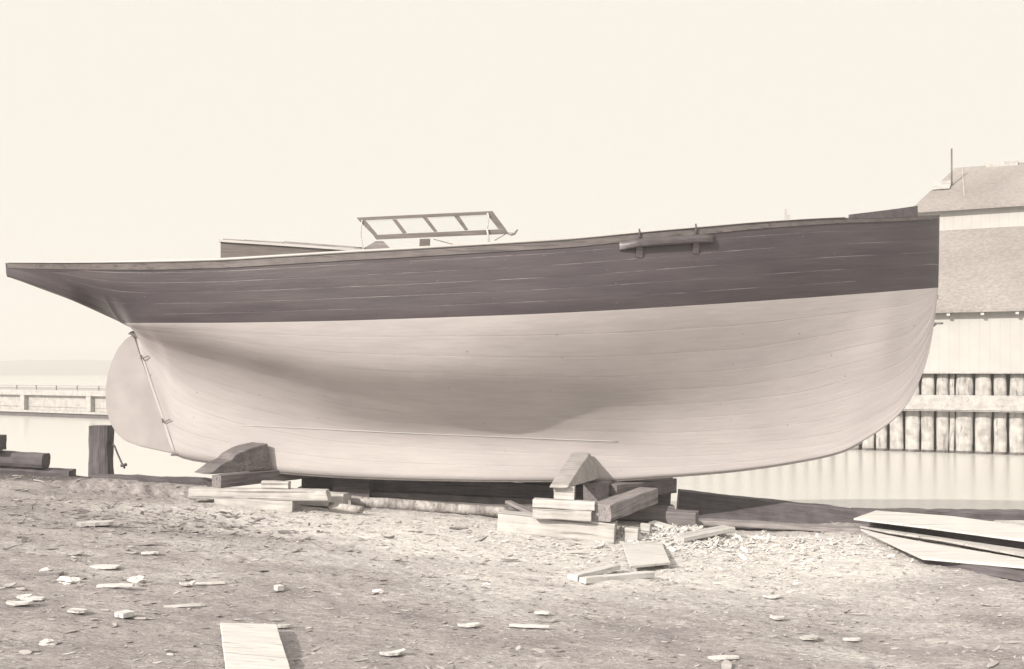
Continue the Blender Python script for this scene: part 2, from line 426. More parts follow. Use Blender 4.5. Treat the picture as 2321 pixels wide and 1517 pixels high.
def build_ground():
    xs = list(np.arange(-60, -8, 2.0)) + list(np.arange(-8, 8.01, 0.04)) + list(np.arange(10, 61, 2.0))
    fr = list(np.linspace(-30, 4.5, 10)) + list(np.arange(4.8, 14.0, 0.032))
    top = np.linspace(0, 1, 18)
    V = []; sd = []; dp = []
    nx = len(xs)
    for y in fr:
        for x in xs:
            V.append((x, y, ground_z(x, y))); sd.append(sawdust(x, y)); dp.append(damp(x, y))
    for t in top[1:]:
        for x in xs:
            y = 14.0 + (bank_y(x) - 14.0) * t
            V.append((x, y, ground_z(x, y))); sd.append(sawdust(x, y)); dp.append(damp(x, y))
    for k, (dy, fz) in enumerate([(0.05, 0.3), (0.10, 0.6), (0.16, 0.85), (0.22, 1.0), (2.5, 1.5)]):
        for x in xs:
            y0 = bank_y(x); z0 = ground_z(x, y0)
            zz = z0 + (WATER_Z - 0.1 - z0) * fz
            V.append((x, y0 + dy + 0.05 * fbm(x * 4, k, 0, 2), zz)); sd.append(0); dp.append(0.7)
    nr = len(V) // nx
    Fc = [(r * nx + c, r * nx + c + 1, (r + 1) * nx + c + 1, (r + 1) * nx + c) for r in range(nr - 1) for c in range(nx - 1)]
    me = bpy.data.meshes.new('ground')
    me.from_pydata(V, [], Fc)
    a = me.attributes.new('sawdust', 'FLOAT', 'POINT'); a.data.foreach_set('value', sd)
    a = me.attributes.new('damp', 'FLOAT', 'POINT'); a.data.foreach_set('value', dp)
    for p in me.polygons: p.use_smooth = True
    me.materials.append(M['ground'])
    o = bpy.data.objects.new('ground', me)
    link(o); tag(o, kind='structure')
build_ground()

wb = MB(); wb.add([(-1500, 12, WATER_Z), (1500, 12, WATER_Z), (1500, 1500, WATER_Z), (-1500, 1500, WATER_Z)], [(0, 1, 2, 3)])
tag(wb.build('water', M['water'], origin=(0, 12, WATER_Z)), kind='structure')

def far_shore():
    V = []; Fc = []
    n = 260
    for i in range(n):
        x = -1400 + 2800 * i / (n - 1)
        h = 9.0 + 4.0 * fbm(x * 0.004, 0, 0, 3) + 1.6 * fbm(x * 0.05, 1, 0, 3) + 2.0 * max(0, min(1, (-230 - x) / 150))
        V += [(x, 930, WATER_Z - 0.5), (x, 940, h * 0.55), (x, 960, h), (x, 1100, h * 1.05), (x, 1250, WATER_Z - 0.5)]
    for i in range(n - 1):
        for k in range(4):
            a = i * 5 + k
            Fc.append((a, a + 5, a + 6, a + 1))
    m = plain('wooded_shore', (0.07, 0.065, 0.06), 0.95, 0.4, 0.05)
    o = mesh_obj('far_shore', V, Fc, m, origin=(0, 930, WATER_Z), smooth=True)
    tag(o, kind='structure')
far_shore()

# ------------------------------------------------------------------ hull of the yacht
YC = 13.6
def pchip(xs, ys):
    xs = np.array(xs, float); ys = np.array(ys, float)
    h = np.diff(xs); d = np.diff(ys) / h
    m = np.zeros(len(xs)); m[0] = d[0]; m[-1] = d[-1]
    for i in range(1, len(xs) - 1):
        if d[i - 1] * d[i] > 0:
            w1 = 2 * h[i] + h[i - 1]; w2 = h[i] + 2 * h[i - 1]
            m[i] = (w1 + w2) / (w1 / d[i - 1] + w2 / d[i])
    def f(x):
        x = min(max(x, xs[0]), xs[-1])
        i = min(int(np.searchsorted(xs, x, 'right')) - 1, len(h) - 1)
        t = (x - xs[i]) / h[i]
        return float((1 + 2 * t) * (1 - t) ** 2 * ys[i] + t * (1 - t) ** 2 * h[i] * m[i] + t * t * (3 - 2 * t) * ys[i + 1] + t * t * (t - 1) * h[i] * m[i + 1])
    return f

sheer_px = pchip([10, 150, 303, 480, 652, 790, 911, 1135, 1280, 1445, 1573, 1740, 1916, 2083, 2135],
                 [596.5, 597, 596, 592, 582.5, 574, 567.5, 554, 545, 529.5, 518, 502.5, 489.5, 491 - 13, 486.5 - 13 + 10])
sheer_px = pchip([10, 150, 303, 480, 652, 790, 911, 1135, 1280, 1445, 1573, 1740, 1916, 2020, 2135],
                 [596.5, 597, 596, 592, 582.5, 574, 567.5, 554, 545, 529.5, 518, 503.5, 494, 491.5, 487])
paint_px = pchip([250, 500, 700, 1000, 1300, 1500, 1700, 1900, 2130], [732.5, 732, 729, 720, 708, 697, 684, 670, 652])

#        px   yk    bk    yg   bg    y1   b1    y2   b2    bw    fT   bT    bs
def crow(px, yk, bd, fT, bT, bs):
    """counter section: half breadths with heights above the centreline"""
    zk = EYE - (yk - HZ) / F * YC
    r = [px, yk, 0.02]
    for i, (b, d) in enumerate(bd):
        y = HZ + (EYE - (zk + d)) * F / (YC - b)
        r += [y, b] if i < 3 else [b]
    return tuple(r + [fT, bT, bs])
CW = {53: 0.07, 120: 0.12, 200: 0.15, 285: 0.105}
TAB = [crow(53, 637, [(.10, .002), (.22, .006), (.33, .012), (.42, .024)], .5, .442, .45),
       crow(120, 663, [(.13, .004), (.28, .012), (.44, .028), (.565, .055)], .5, .625, .66),
       crow(200, 694, [(.14, .005), (.30, .016), (.47, .035), (.61, .062)], .5, .775, .85),
       crow(285, 737, [(.05, .006), (.11, .015), (.18, .027), (.255, .04)], .48, .91, 1.01),
       crow(303, 747, [(.07, .008), (.14, .022), (.22, .042), (.315, .065)], .48, .945, 1.04),
       (320, 800, .04, 770, .09, 757, .18, 745, .33, .49, .48, .98, 1.08),
       (340, 862, .05, 800, .07, 767, .27, 748, .49, .69, .5, 1.02, 1.11),
       (372, 955, .06, 832, .07, 779, .34, 754, .64, .85, .5, 1.07, 1.15),
       (398, 1028, .07, 862, .08, 794, .37, 760, .73, .95, .5, 1.11, 1.18),
       (500, 1051, .09, 912, .11, 826, .42, 771, .93, 1.12, .5, 1.23, 1.28),
       (650, 1072, .11, 952, .12, 868, .49, 800, 1.10, 1.31, .5, 1.38, 1.39),
       (800, 1082, .12, 979, .13, 908, .53, 824, 1.17, 1.42, .5, 1.46, 1.46),
       (1000, 1088, .13, 994, .14, 930, .54, 836, 1.23, 1.49, .5, 1.51, 1.50),
       (1160, 1090, .13, 1002, .15, 935, .49, 843, 1.12, 1.50, .5, 1.52, 1.50),
       (1350, 1090, .13, 1012, .16, 938, .42, 845, .94, 1.41, .5, 1.46, 1.45),
       (1500, 1081, .11, 1018, .15, 935, .345, 838, .77, 1.26, .5, 1.35, 1.36),
       (1650, 1069, .09, 1014, .13, 925, .31, 828, .62, 1.04, .5, 1.17, 1.20),
       (1800, 1048, .06, 1002, .10, 908, .25, 802, .48, .79, .5, .94, .99),
       (1900, 1026, .05, 986, .08, 882, .21, 780, .39, .60, .5, .74, .79),
       (1980, 984, .04, 948, .07, 858, .19, 765, .33, .44, .5, .54, .58),
       (2040, 935, .04, 907, .06, 830, .135, 750, .215, .28, .5, .355, .39),
       (2090, 845, .03, 822, .045, 772, .08, 712, .115, .14, .5, .19, .215),
       (2110, 768, .03, 756, .035, 728, .05, 690, .065, .08, .5, .11, .13),
       (2121, 690, .025, 684, .028, 675, .033, 665, .038, .042, .5, .06, .075),
       (2125, 652, .025, 652, .025, 652, .025, 652, .025, .025, .5, .035, .045),
       (2127, 560, .024, 560, .024, 560, .024, 560, .024, .024, .5, .026, .03),
       (2128, 490, .024, 490, .024, 490, .024, 490, .024, .024, .5, .024, .025)]
TAB = np.array(TAB, float)
CWF = pchip([53, 120, 200, 250, 285, 293], [.024, .055, .062, .055, .040, .034])
DROP = pchip([53, 120, 200, 285, 340, 398], [.04, .10, .17, .27, .315, .335])
CUR = [pchip(TAB[:, 0], TAB[:, i]) for i in range(1, 13)]

def zof(y, b): return EYE - (y - HZ) / F * (YC - b)

def section(px):
    """(b,z) control points K,G,1,2,W,T,S of the section whose centreline is at column px"""
    X = (px - CX) / F * YC
    yk, bk, yg, bg, y1, b1, y2, b2, bw_, fT, bT, bs = [c(px) for c in CUR]
    z = lambda y, b: zof(y, b)
    zs = z(sheer_px(CX + X * F / (YC - bs)), bs)
    zk = z(yk, bk)
    if px >= 2125:
        W = (bk, zk)
        pts = [W] * 5
    else:
        if px < 292: zw = zk + CWF(px)
        else: zw = max(z(paint_px(CX + X * F / (YC - bw_)), bw_), zk + 0.002)
        pts = [(bk, zk), (bg, z(yg, bg)), (b1, z(y1, b1)), (b2, z(y2, b2)), (bw_, zw)]
        for i in range(1, 5):                       # keep heights rising
            if pts[i][1] <= pts[i - 1][1]: pts[i] = (pts[i][0], pts[i - 1][1] + 1e-4)
        if pts[3][1] > zw:
            pts[3] = (pts[3][0], zw - 0.3 * (zw - pts[2][1]))
    zT = pts[4][1] + (zs - pts[4][1]) * fT
    if px < 398: zT = max(zs - DROP(px), pts[4][1] + 0.25 * (zs - pts[4][1]))
    if zs - pts[4][1] < 0.01: zs = pts[4][1] + 0.01
    pts += [(bT, zT), (bs, zs)]
    return X, pts

def crom(P_, segs):
    """centripetal Catmull-Rom through P_ ; samples segment i with segs[i] steps; returns list per segment"""
    out = []
    pt = [np.array(p, float) for p in P_]
    n = len(pt)
    for i in range(n - 1):
        p1, p2 = pt[i], pt[i + 1]
        p0 = pt[i - 1] if i > 0 else p1 - (p2 - p1)
        p3 = pt[i + 2] if i + 2 < n else p2 + (p2 - p1)
        seg = []
        def tj(ti, a, b_): return ti + max(np.linalg.norm(b_ - a), 1e-6) ** 0.5
        t0 = 0; t1 = tj(t0, p0, p1); t2 = tj(t1, p1, p2); t3 = tj(t2, p2, p3)
        for k in range(segs[i] + 1):
            t = t1 + (t2 - t1) * k / segs[i]
            A1 = (t1 - t) / (t1 - t0) * p0 + (t - t0) / (t1 - t0) * p1
            A2 = (t2 - t) / (t2 - t1) * p1 + (t - t1) / (t2 - t1) * p2
            A3 = (t3 - t) / (t3 - t2) * p2 + (t - t2) / (t3 - t2) * p3
            B1 = (t2 - t) / (t2 - t0) * A1 + (t - t0) / (t2 - t0) * A2
            B2 = (t3 - t) / (t3 - t1) * A2 + (t - t1) / (t3 - t1) * A3
            seg.append(tuple((t2 - t) / (t2 - t1) * B1 + (t - t1) / (t2 - t1) * B2))
        out.append(seg)
    return out

NB, NT = 8, 9
def rows(px):
    X, pts = section(px)
    if pts[0] == pts[4]:
        c = crom([pts[4], pts[5], pts[6]], [NT, NT])
        bot = [pts[0]] * (4 * NB + 1)
        topr = c[0] + c[1][1:]
    else:
        c = crom(pts, [NB] * 4 + [NT] * 2)
        bot = c[0] + c[1][1:] + c[2][1:] + c[3][1:]
        topr = c[4] + c[5][1:]
    return X, bot, topr

st = sorted(set(list(np.linspace(53, 285, 18)) + list(np.linspace(285, 398, 30)) + list(np.linspace(398, 1900, 70)) + list(np.linspace(1900, 2090, 26)) + list(np.linspace(2090, 2128, 24)) + [292.0, 303.0, 2125.0]))
ROWS = [rows(p) for p in st]
SX = np.array([r[0] for r in ROWS])

def surf(X, z):
    """half breadth of the hull at X,z"""
    vals = []
    i = int(np.clip(np.searchsorted(SX, X) - 1, 0, len(SX) - 2))
    for j in (i, i + 1):
        c = ROWS[j][1] + ROWS[j][2]
        zz = np.array([p[1] for p in c]); bb = np.array([p[0] for p in c])
        o = np.argsort(zz, kind='stable'); vals.append(np.interp(z, zz[o], bb[o]))
    t = (X - SX[i]) / (SX[i + 1] - SX[i])
    return float(vals[0] * (1 - t) + vals[1] * t)

def sheer(X):
    i = int(np.clip(np.searchsorted(SX, X) - 1, 0, len(SX) - 2))
    t = (X - SX[i]) / (SX[i + 1] - SX[i])
    a = np.array(ROWS[i][2][-1]); b = np.array(ROWS[i + 1][2][-1])
    return a * (1 - t) + b * t        # (b,z)

yacht = empty('sailing_yacht', (0, YC, 0.2))
tag(yacht, 'long wooden yacht hull with dark topsides and pale bottom propped on timber cribbing', 'boat')

def skin(name, which, mat):
    V = []; Fc = []; UV = []
    full = [r[1] + r[2][1:] for r in ROWS]
    nr = len(full[0]); nw = len(ROWS[0][1])
    for side in (-1, 1):
        base = len(V)
        for (X, _, _), r in zip(ROWS, full):
            for k, (b, z) in enumerate(r):
                V.append((X, YC + side * b, z))
                if which == 1: v = k / (nw - 1)
                else: v = (k - nw + 1) / (nr - nw)
                UV.append((X + (0 if side < 0 else 40), v))
        for i in range(len(ROWS) - 1):
            for k in range(nr - 1):
                dark = k >= nw - 1 or st[i + 1] <= 292
                if dark != (which == 2): continue
                a = base + i * nr + k
                q = [a, a + nr, a + nr + 1, a + 1]
                if len({tuple(round(c, 5) for c in V[j]) for j in q}) >= 3: Fc.append(q)
    n = len(ROWS) * nr                       # underside of the keel, fore face of the stem
    for i in range(len(ROWS) - 1):
        if (st[i + 1] <= 292 or st[i] >= 2125) == (which == 2):
            Fc.append([i * nr, (i + 1) * nr, n + (i + 1) * nr, n + i * nr])
    used = sorted({j for f in Fc for j in f}); mp = {j: i for i, j in enumerate(used)}
    return mesh_obj(name, [V[j] for j in used], [[mp[j] for j in f] for f in Fc], mat, yacht, smooth=True, uvs=[UV[j] for j in used])
hb = skin('hull_bottom', 1, M['bottom'])
ht = skin('topsides', 2, M['topside'])
hb['label'] = 'pale painted lower hull and keel'
ht['label'] = 'dark painted topsides with pale plank seams'
# weld duplicated verts so that smoothing runs across
for o in (hb, ht):
    bm = bmesh.new(); bm.from_mesh(o.data)
    bmesh.ops.remove_doubles(bm, verts=bm.verts, dist=1e-5)
    bmesh.ops.recalc_face_normals(bm, faces=bm.faces)
    bm.to_mesh(o.data); bm.free()

# transom and deck
X0, t0 = ROWS[0][0], ROWS[0][1] + ROWS[0][2][1:]
tv = [(X0 - 0.012 - 0.02 * (p[1] - t0[0][1]), YC - p[0], p[1]) for p in t0] + [(X0 - 0.012 - 0.02 * (p[1] - t0[0][1]), YC + p[0], p[1]) for p in reversed(t0)]
tv2 = [(X0 + 0.03, y, z) for (_, y, z) in tv]
n_ = len(tv)
mesh_obj('transom', tv + tv2, [list(range(n_)), list(range(n_, 2 * n_))[::-1]] + [[i, (i + 1) % n_, n_ + (i + 1) % n_, n_ + i] for i in range(n_)], M['topside'], yacht,
         uvs=[(v[1] * 1.0, v[2] * 0.8) for v in tv + tv2])
dv = []; df = []
for X, b_, t_ in ROWS:
    b, z = t_[-1]; b = max(b - 0.03, 0.005)
    dv += [(X, YC - b, z - 0.09), (X, YC, z - 0.09 + 0.05 * b), (X, YC + b, z - 0.09)]
for i in range(len(ROWS) - 1):
    df += [(3 * i, 3 * i + 3, 3 * i + 4, 3 * i + 1), (3 * i + 1, 3 * i + 4, 3 * i + 5, 3 * i + 2)]
mesh_obj('deck', dv, df, M['pale'], yacht, smooth=True)

def strip(name, Xa, Xb, prof, mat, n=90, both=True, uv=False):
    """sweep a small profile (list of functions of X giving (outward offset, height above sheer)) along the sheer"""
    V = []; Fc = []
    for side in ((-1, 1) if both else (-1,)):
        base = len(V)
        m_ = len(prof(Xa))
        for i in range(n + 1):
            X = Xa + (Xb - Xa) * i / n
            b, z = sheer(X)
            for (o_, dz) in prof(X):
                bb = surf(X, z + dz) if dz < 0 else b
                V.append((X, YC + side * max(bb + o_, 0.002), z + dz))
        for i in range(n):
            for k in range(m_):
                a = base + i * m_ + k; c = base + i * m_ + (k + 1) % m_
                Fc.append((a, c, c + m_, a + m_))
        Fc.append([base + k for k in range(m_)]); Fc.append([base + n * m_ + k for k in range(m_)])
    return mesh_obj(name, V, Fc, mat, yacht, smooth=False)

M['darkpaint'] = plain('dark_weathered_paint', (0.09, 0.078, 0.085), 0.55, 0.3, 14)
M['bulwark'] = wood('weathered_rail_paint', (0.095, 0.082, 0.085), (0.15, 0.13, 0.13), rough=0.6, spots=0.3)
XA, XB = SX[0] + 0.01, (2121 - CX) / F * YC
def bul(X):
    d = 0.085 - 0.03 * max(0, min(1, (X - 1.5) / 3.5)) - 0.02 * max(0, min(1, (-4 - X) / 2))
    return [(0.002, -d), (0.012, -d + 0.004), (0.010, -0.004), (-0.03, -0.004)]
strip('bulwark', XA, XB, bul, M['bulwark'])
def capf(X):
    t = 0.030 if X < 0.5 else 0.030 - 0.019 * min(1, (X - 0.5) / 2.5)
    if X < -4.0: t = max(0.010, 0.030 - 0.02 * (-4.0 - X) / 1.2)
    return [(0.022, 0.0), (0.030, t * 0.3), (0.026, t * 0.85), (0.012, t), (-0.06, t), (-0.06, 0.0)]
strip('rail_cap', XA + 0.02, 3.86, capf, M['paint_white'])
def bowb(X):
    t = (X - XBa) / (XBb - XBa)
    h = 0.035 + 0.085 * t
    return [(0.014, -0.012), (0.012, h), (-0.03, h), (-0.03, -0.012)]
XBa = (1918 - CX) / F * (YC - 0.72); XBb = (2077 - CX) / F * (YC - 0.3)
strip('bow_bulwark', XBa, XBb, bowb, M['darkpaint'], n=24, both=False)

# garboard seam batten along the keel
def batten():
    b = MB()
    for side in (-1, 1):
        pts = []
        for i in range(41):
            px = 545 + (1400 - 545) * i / 40
            y = np.interp(px, [545, 700, 900, 1150, 1400], [965, 972, 981, 991, 1001])
            Xc = (px - CX) / F * 13.45
            z = EYE - (y - HZ) / F * 13.45
            pts.append((Xc, YC + side * (surf(Xc, z) - 0.001), z))
        b.tube(pts, 0.007, 6)
    b.build('keel_batten', M['paint_white'], yacht, smooth=True)
batten()

# rudder
def outline_solid(name, pts, y0, y1, mat, parent, bevel=0.0):
    bm = bmesh.new()
    a = [bm.verts.new((p[0], y0, p[1])) for p in pts]
    f = bm.faces.new(a)
    r = bmesh.ops.extrude_face_region(bm, geom=[f])
    for v in r['geom']:
        if isinstance(v, bmesh.types.BMVert): v.co.y = y1
    bmesh.ops.recalc_face_normals(bm, faces=bm.faces)
    if bevel:
        bmesh.ops.bevel(bm, geom=[e for e in bm.edges], offset=bevel, segments=2, affect='EDGES', clamp_overlap=True)
    V = [v.co.copy() for v in bm.verts]; bm.verts.index_update()
    Fc = [[v.index for v in q.verts] for q in bm.faces]
    bm.free()
    return V, Fc
rp = [(306, 757), (288, 768), (270, 789), (256, 818), (246, 850), (241, 888), (243, 925), (251, 956), (265, 981), (287, 1000), (320, 1012), (360, 1021), (399, 1029),
      (391, 1000), (373, 950), (350, 885), (327, 820), (314, 780)]
rpt = [((x - CX) / F * YC, EYE - (y - HZ) / F * YC) for x, y in rp]
V_, F_ = outline_solid('rudder', rpt, YC - 0.045, YC + 0.045, M['bottom'], yacht, 0.012)
M['rudder'] = plain('rudder_paint', (0.345, 0.318, 0.318), 0.6, 0.12, 3)
rud = mesh_obj('rudder', V_, F_, M['rudder'], yacht, uvs=[(v[0] + 3, v[2] * 0.35) for v in V_])
def ctr(px, py, off=0.0): return P(px, py, YC - off) + Vector((0, 0, 0))
b = MB(); b.tube([P(311, 762, YC - 0.046), P(325, 812, YC - 0.048), P(348, 880, YC - 0.05), P(373, 953, YC - 0.055), P(399, 1027, YC - 0.063)], 0.009, 8)
b.build('rudder_stock', M['paint_white'], rud, origin=WLOC[rud.name], smooth=True)
for (x, y) in ((321, 813), (370, 957)):
    b = MB()
    c = P(x, y, YC - 0.075)
    b.tube([c + Vector((-0.02, 0.02, 0.045)), c + Vector((-0.002, -0.01, -0.005))], 0.009, 6)
    b.tube([c + Vector((-0.002, -0.01, -0.005)), c + Vector((0.085, 0.0, 0.035))], 0.006, 6)
    b.build('pintle', M['iron'], rud, smooth=True)
pl = [(303, 752), (296, 758), (310, 763), (322, 770), (330, 771), (329, 765), (318, 757), (309, 751)]
V_, F_ = outline_solid('aperture_shade', [((x - CX) / F * YC, EYE - (y - HZ) / F * YC) for x, y in pl], YC - 0.10, YC + 0.10, M['iron'], yacht)
mesh_obj('aperture_shade', V_, F_, M['iron'], yacht)  # dark slab standing in for the shaded aperture at the rudder head
b = MB(); c = P(399, 1029, YC); b.obox(c + Vector((-0.04, -0.08, -0.02)), (0.08, 0, 0), (0, 0.16, 0), (0, 0, 0.025)); b.build('heel_fitting', M['iron'], yacht)
# iron shoe under the keel
V = []; Fc = []
shoe = [(px, r) for px, r in zip(st, ROWS) if 398 <= px <= 1960]
for px, (X, bo, to) in shoe:
    bb, z = bo[0]
    V += [(X, YC - bb - 0.004, z - 0.016), (X, YC + bb + 0.004, z - 0.016), (X, YC + bb + 0.004, z - 0.001), (X, YC - bb - 0.004, z - 0.001)]
for i in range(len(shoe) - 1):
    for k in range(4):
        a = 4 * i + k; c = 4 * i + (k + 1) % 4
        Fc.append((a, c, c + 4, a + 4))
Fc += [[0, 1, 2, 3], [len(V) - 4 + k for k in range(4)]]
mesh_obj('keel_shoe', V, Fc, M['iron'], yacht)

# cabin trunk
def cabin():
    yn, yf = YC - 0.55, YC + 0.55
    tp = lambda x, y: P(x, y, yn)
    A = [tp(500, 549), tp(650, 559), tp(880, 575)]
    Bt = [tp(500, 640), tp(650, 632), tp(880, 620)]
    b = MB()
    dep = Vector((0, yf - yn, 0))
    for i in range(2):
        v = [Bt[i], Bt[i + 1], A[i + 1], A[i]]
        b.add(v + [p + dep for p in v], [(0, 1, 2, 3), (7, 6, 5, 4), (3, 2, 6, 7), (0, 4, 5, 1)] + ([(0, 3, 7, 4)] if i == 0 else [(1, 5, 6, 2)]))
    t = b.build('cabin_trunk', M['varnish'], yacht)
    b = MB()
    ez = Vector((0, 0, 0.028))
    for i in range(2):
        a = A[i] + Vector((-0.02 if i == 0 else 0, -0.03, 0.002)); c = A[i + 1] + Vector((0, -0.03, 0.002))
        v = [a, c, c + dep + Vector((0, 0.06, 0)), a + dep + Vector((0, 0.06, 0))]
        b.add(v + [p + ez for p in v], [(3, 2, 1, 0), (4, 5, 6, 7), (0, 1, 5, 4), (1, 2, 6, 5), (2, 3, 7, 6), (3, 0, 4, 7)])
    b.build('coaming_cap', M['paint_white'], t, origin=WLOC[yacht.name])
    b = MB()
    for (xa, ya, xb, yb, h) in ((505, 543.5, 548, 546, .012), (552, 545.5, 640, 551, .012), (643, 549.5, 805, 561.5, .014)):
        q = YC - 0.30
        a, c = P(xa, ya, q), P(xb, yb, q)
        v = [a, c, c + Vector((0, .55, 0)), a + Vector((0, .55, 0))]
        b.add([p + Vector((0, 0, -0.03)) for p in v] + [p + Vector((0, 0, h)) for p in v], [(3, 2, 1, 0), (4, 5, 6, 7), (0, 1, 5, 4), (1, 2, 6, 5), (2, 3, 7, 6), (3, 0, 4, 7)])
    b.build('hatch_board', M['mid'], t, origin=WLOC[yacht.name])
    b = MB(); c = P(952 - 140, 561, YC - 0.4); b.obox(c + Vector((-0.02, 0, -0.03)), (0.07, 0, 0), (0, 0.05, 0), (0, 0, 0.035)); b.build('hatch_stop', M['varnish'], t, origin=WLOC[yacht.name])
cabin()

# open windowed frame standing on the deck
def frame():
    Yf = YC - 0.45
    lean = 0.10                                 # top leans away from the camera
    def Q(x, y, d=0.0):
        t = (540 - y) / 55.0
        return P(x, y, Yf + lean * max(0, t) + d)
    O = [(808, 493.5), (1116.5, 478.5), (1153.5, 530.5), (853, 543.5)]
    PN = [[(828, 499.5), (889, 497.5), (913.5, 530), (856, 532.2)], [(898.5, 497.2), (958, 493.5), (984, 526.2), (922.5, 528.2)],
          [(968, 493.5), (1028.5, 489.5), (1054.5, 523.2), (992, 525.2)], [(1040.5, 489.5), (1104.5, 486.6), (1129.8, 519.4), (1062, 521.4)]]
    # rails and bars as slabs between outline and openings
    def lerp(a, b_, t): return (a[0] + (b_[0] - a[0]) * t, a[1] + (b_[1] - a[1]) * t)
    tl, tr, br, bl = O
    th = 0.045
    b = MB()
    def slab(q, th=th, off=0.0):
        v = [Q(*p, off) for p in q] + [Q(*p, off + th) for p in q]
        b.add(v, [(0, 1, 2, 3), (7, 6, 5, 4), (0, 4, 5, 1), (1, 5, 6, 2), (2, 6, 7, 3), (3, 7, 4, 0)])
    # top rail, bottom rail
    top_in_l, top_in_r = lerp(PN[0][0], PN[0][0], 0), PN[3][1]
    slab([tl, tr, (1121.5, 486.0), (813.5, 500.4)])
    slab([(845.5, 533.0), (1146.5, 519.4), br, bl])
    # stiles
    slab([(813.5, 500.4), PN[0][0], PN[0][3], (845.5, 533.0)])
    slab([PN[3][1], (1121.5, 486.0), (1146.5, 519.4), PN[3][2]])
    for i in range(3):
        slab([PN[i][1], PN[i + 1][0], PN[i + 1][3], PN[i][2]], th * 0.8, 0.004)
    fr = b.build('window_frame', M['varnish'], yacht)
    # panes
    m, n, l, bs = newmat('clear_glass')
    tr_ = nd(n, 'ShaderNodeBsdfTransparent'); tr_.inputs[0].default_value = (0.97, 0.97, 0.97, 1)
    gl = nd(n, 'ShaderNodeBsdfGlossy'); gl.inputs['Roughness'].default_value = 0.02
    mx = nd(n, 'ShaderNodeMixShader'); mx.inputs[0].default_value = 0.05
    l.new(tr_.outputs[0], mx.inputs[1]); l.new(gl.outputs[0], mx.inputs[2]); l.new(mx.outputs[0], n['Material Output'].inputs[0])
    b = MB()
    for q in PN:
        slab(q, 0.006, 0.018)
    b.build('pane', m, fr, origin=WLOC[yacht.name])
    # prop ropes and posts
    b = MB(); b.tube([Q(821, 499, -0.01), Q(818.5, 515, -0.02), Q(818, 535, -0.02), Q(821, 552, -0.02), Q(823.5, 563, -0.02), Q(824, 575, -0.02)], 0.007, 6)
    b.build('prop_rope', M['rope'], yacht, smooth=True)
    b = MB(); b.tube([Q(1105, 484, -0.012), Q(1108, 491, -0.03), Q(1106.5, 505, -0.03)], [0.012, 0.009, 0.005], 6)
    b.tube([Q(1103.5, 518, -0.03), Q(1106.5, 532, -0.03), Q(1108, 560, -0.03)], 0.012, 6); b.tube([Q(1106.5, 505, -0.03), Q(1103.5, 518, -0.03)], 0.006, 6)
    b.build('prop_post', M['paint_white'], yacht, smooth=True)
    b = MB(); b.tube([Q(1152, 529, .02), Q(1160, 531, .02), Q(1166, 530, .02), Q(1173, 521, .02)], [0.018, 0.02, 0.016, 0.010], 8)
    b.build('frame_hook', M['hardware'], fr, origin=WLOC[yacht.name], smooth=True)
    b = MB(); b.tube([Q(1121, 545, 0), Q(1148, 529.5, .01)], 0.008, 6); b.build('stay', M['hardware'], yacht)
    b = MB(); b.tube([Q(983, 542.5, 0), Q(1030, 555, 0)], 0.007, 6); b.build('stay', M['hardware'], yacht)
    # wedge shaped base, small block
    b = MB()
    v = [Q(824, 580), Q(884, 580), Q(884, 562), Q(868, 546.5), Q(852, 546.5), Q(824, 563)]
    v2 = [p + Vector((0, 0.3, 0)) for p in v]
    b.add(v + v2, [list(range(6)), list(range(6, 12))[::-1]] + [[i, (i + 1) % 6, 6 + (i + 1) % 6, 6 + i] for i in range(6)])
    b.build('frame_base', M['mid'], yacht)
    b = MB(); c = Q(950, 575); b.obox(c, (0.12, 0, 0.004), (0, 0.1, 0), (0.006, 0, 0.175)); b.build('cleat_block', M['varnish'], yacht)
frame()

# stem fittings
def ring(c, R, r, ax='y', n=16):
    pts = []
    for k in range(n + 1):
        a = 2 * math.pi * k / n
        pts.append(c + Vector((R * math.cos(a), 0.0, R * math.sin(a))) if ax == 'y' else c + Vector((R * math.cos(a), R * math.sin(a), 0)))
    b = MB(); b.tube(pts, r, 6); return b
ring(P(2129.5, 673.5, YC), 0.024, 0.008).build('stem_ring', M['paint_white'], yacht, smooth=True)
b = ring(P(2128, 733, YC), 0.04, 0.014, ax='z'); b.tube([P(2114, 741, YC), P(2122, 734, YC)], 0.012, 6); b.build('bobstay_eye', M['hardware'], yacht, smooth=True)
b = MB(); c = P(1780, 505, YC - 0.6); b.obox(c, (0.02, 0, 0), (0, 0.03, 0), (0, 0, 0.16)); b.obox(c + Vector((0.02, 0, 0)), (0.035, 0, 0), (0, 0.03, 0), (0, 0, 0.095)); b.build('deck_chock', M['paint_white'], yacht)
b = MB(); c = P(1571, 530, 12.25)

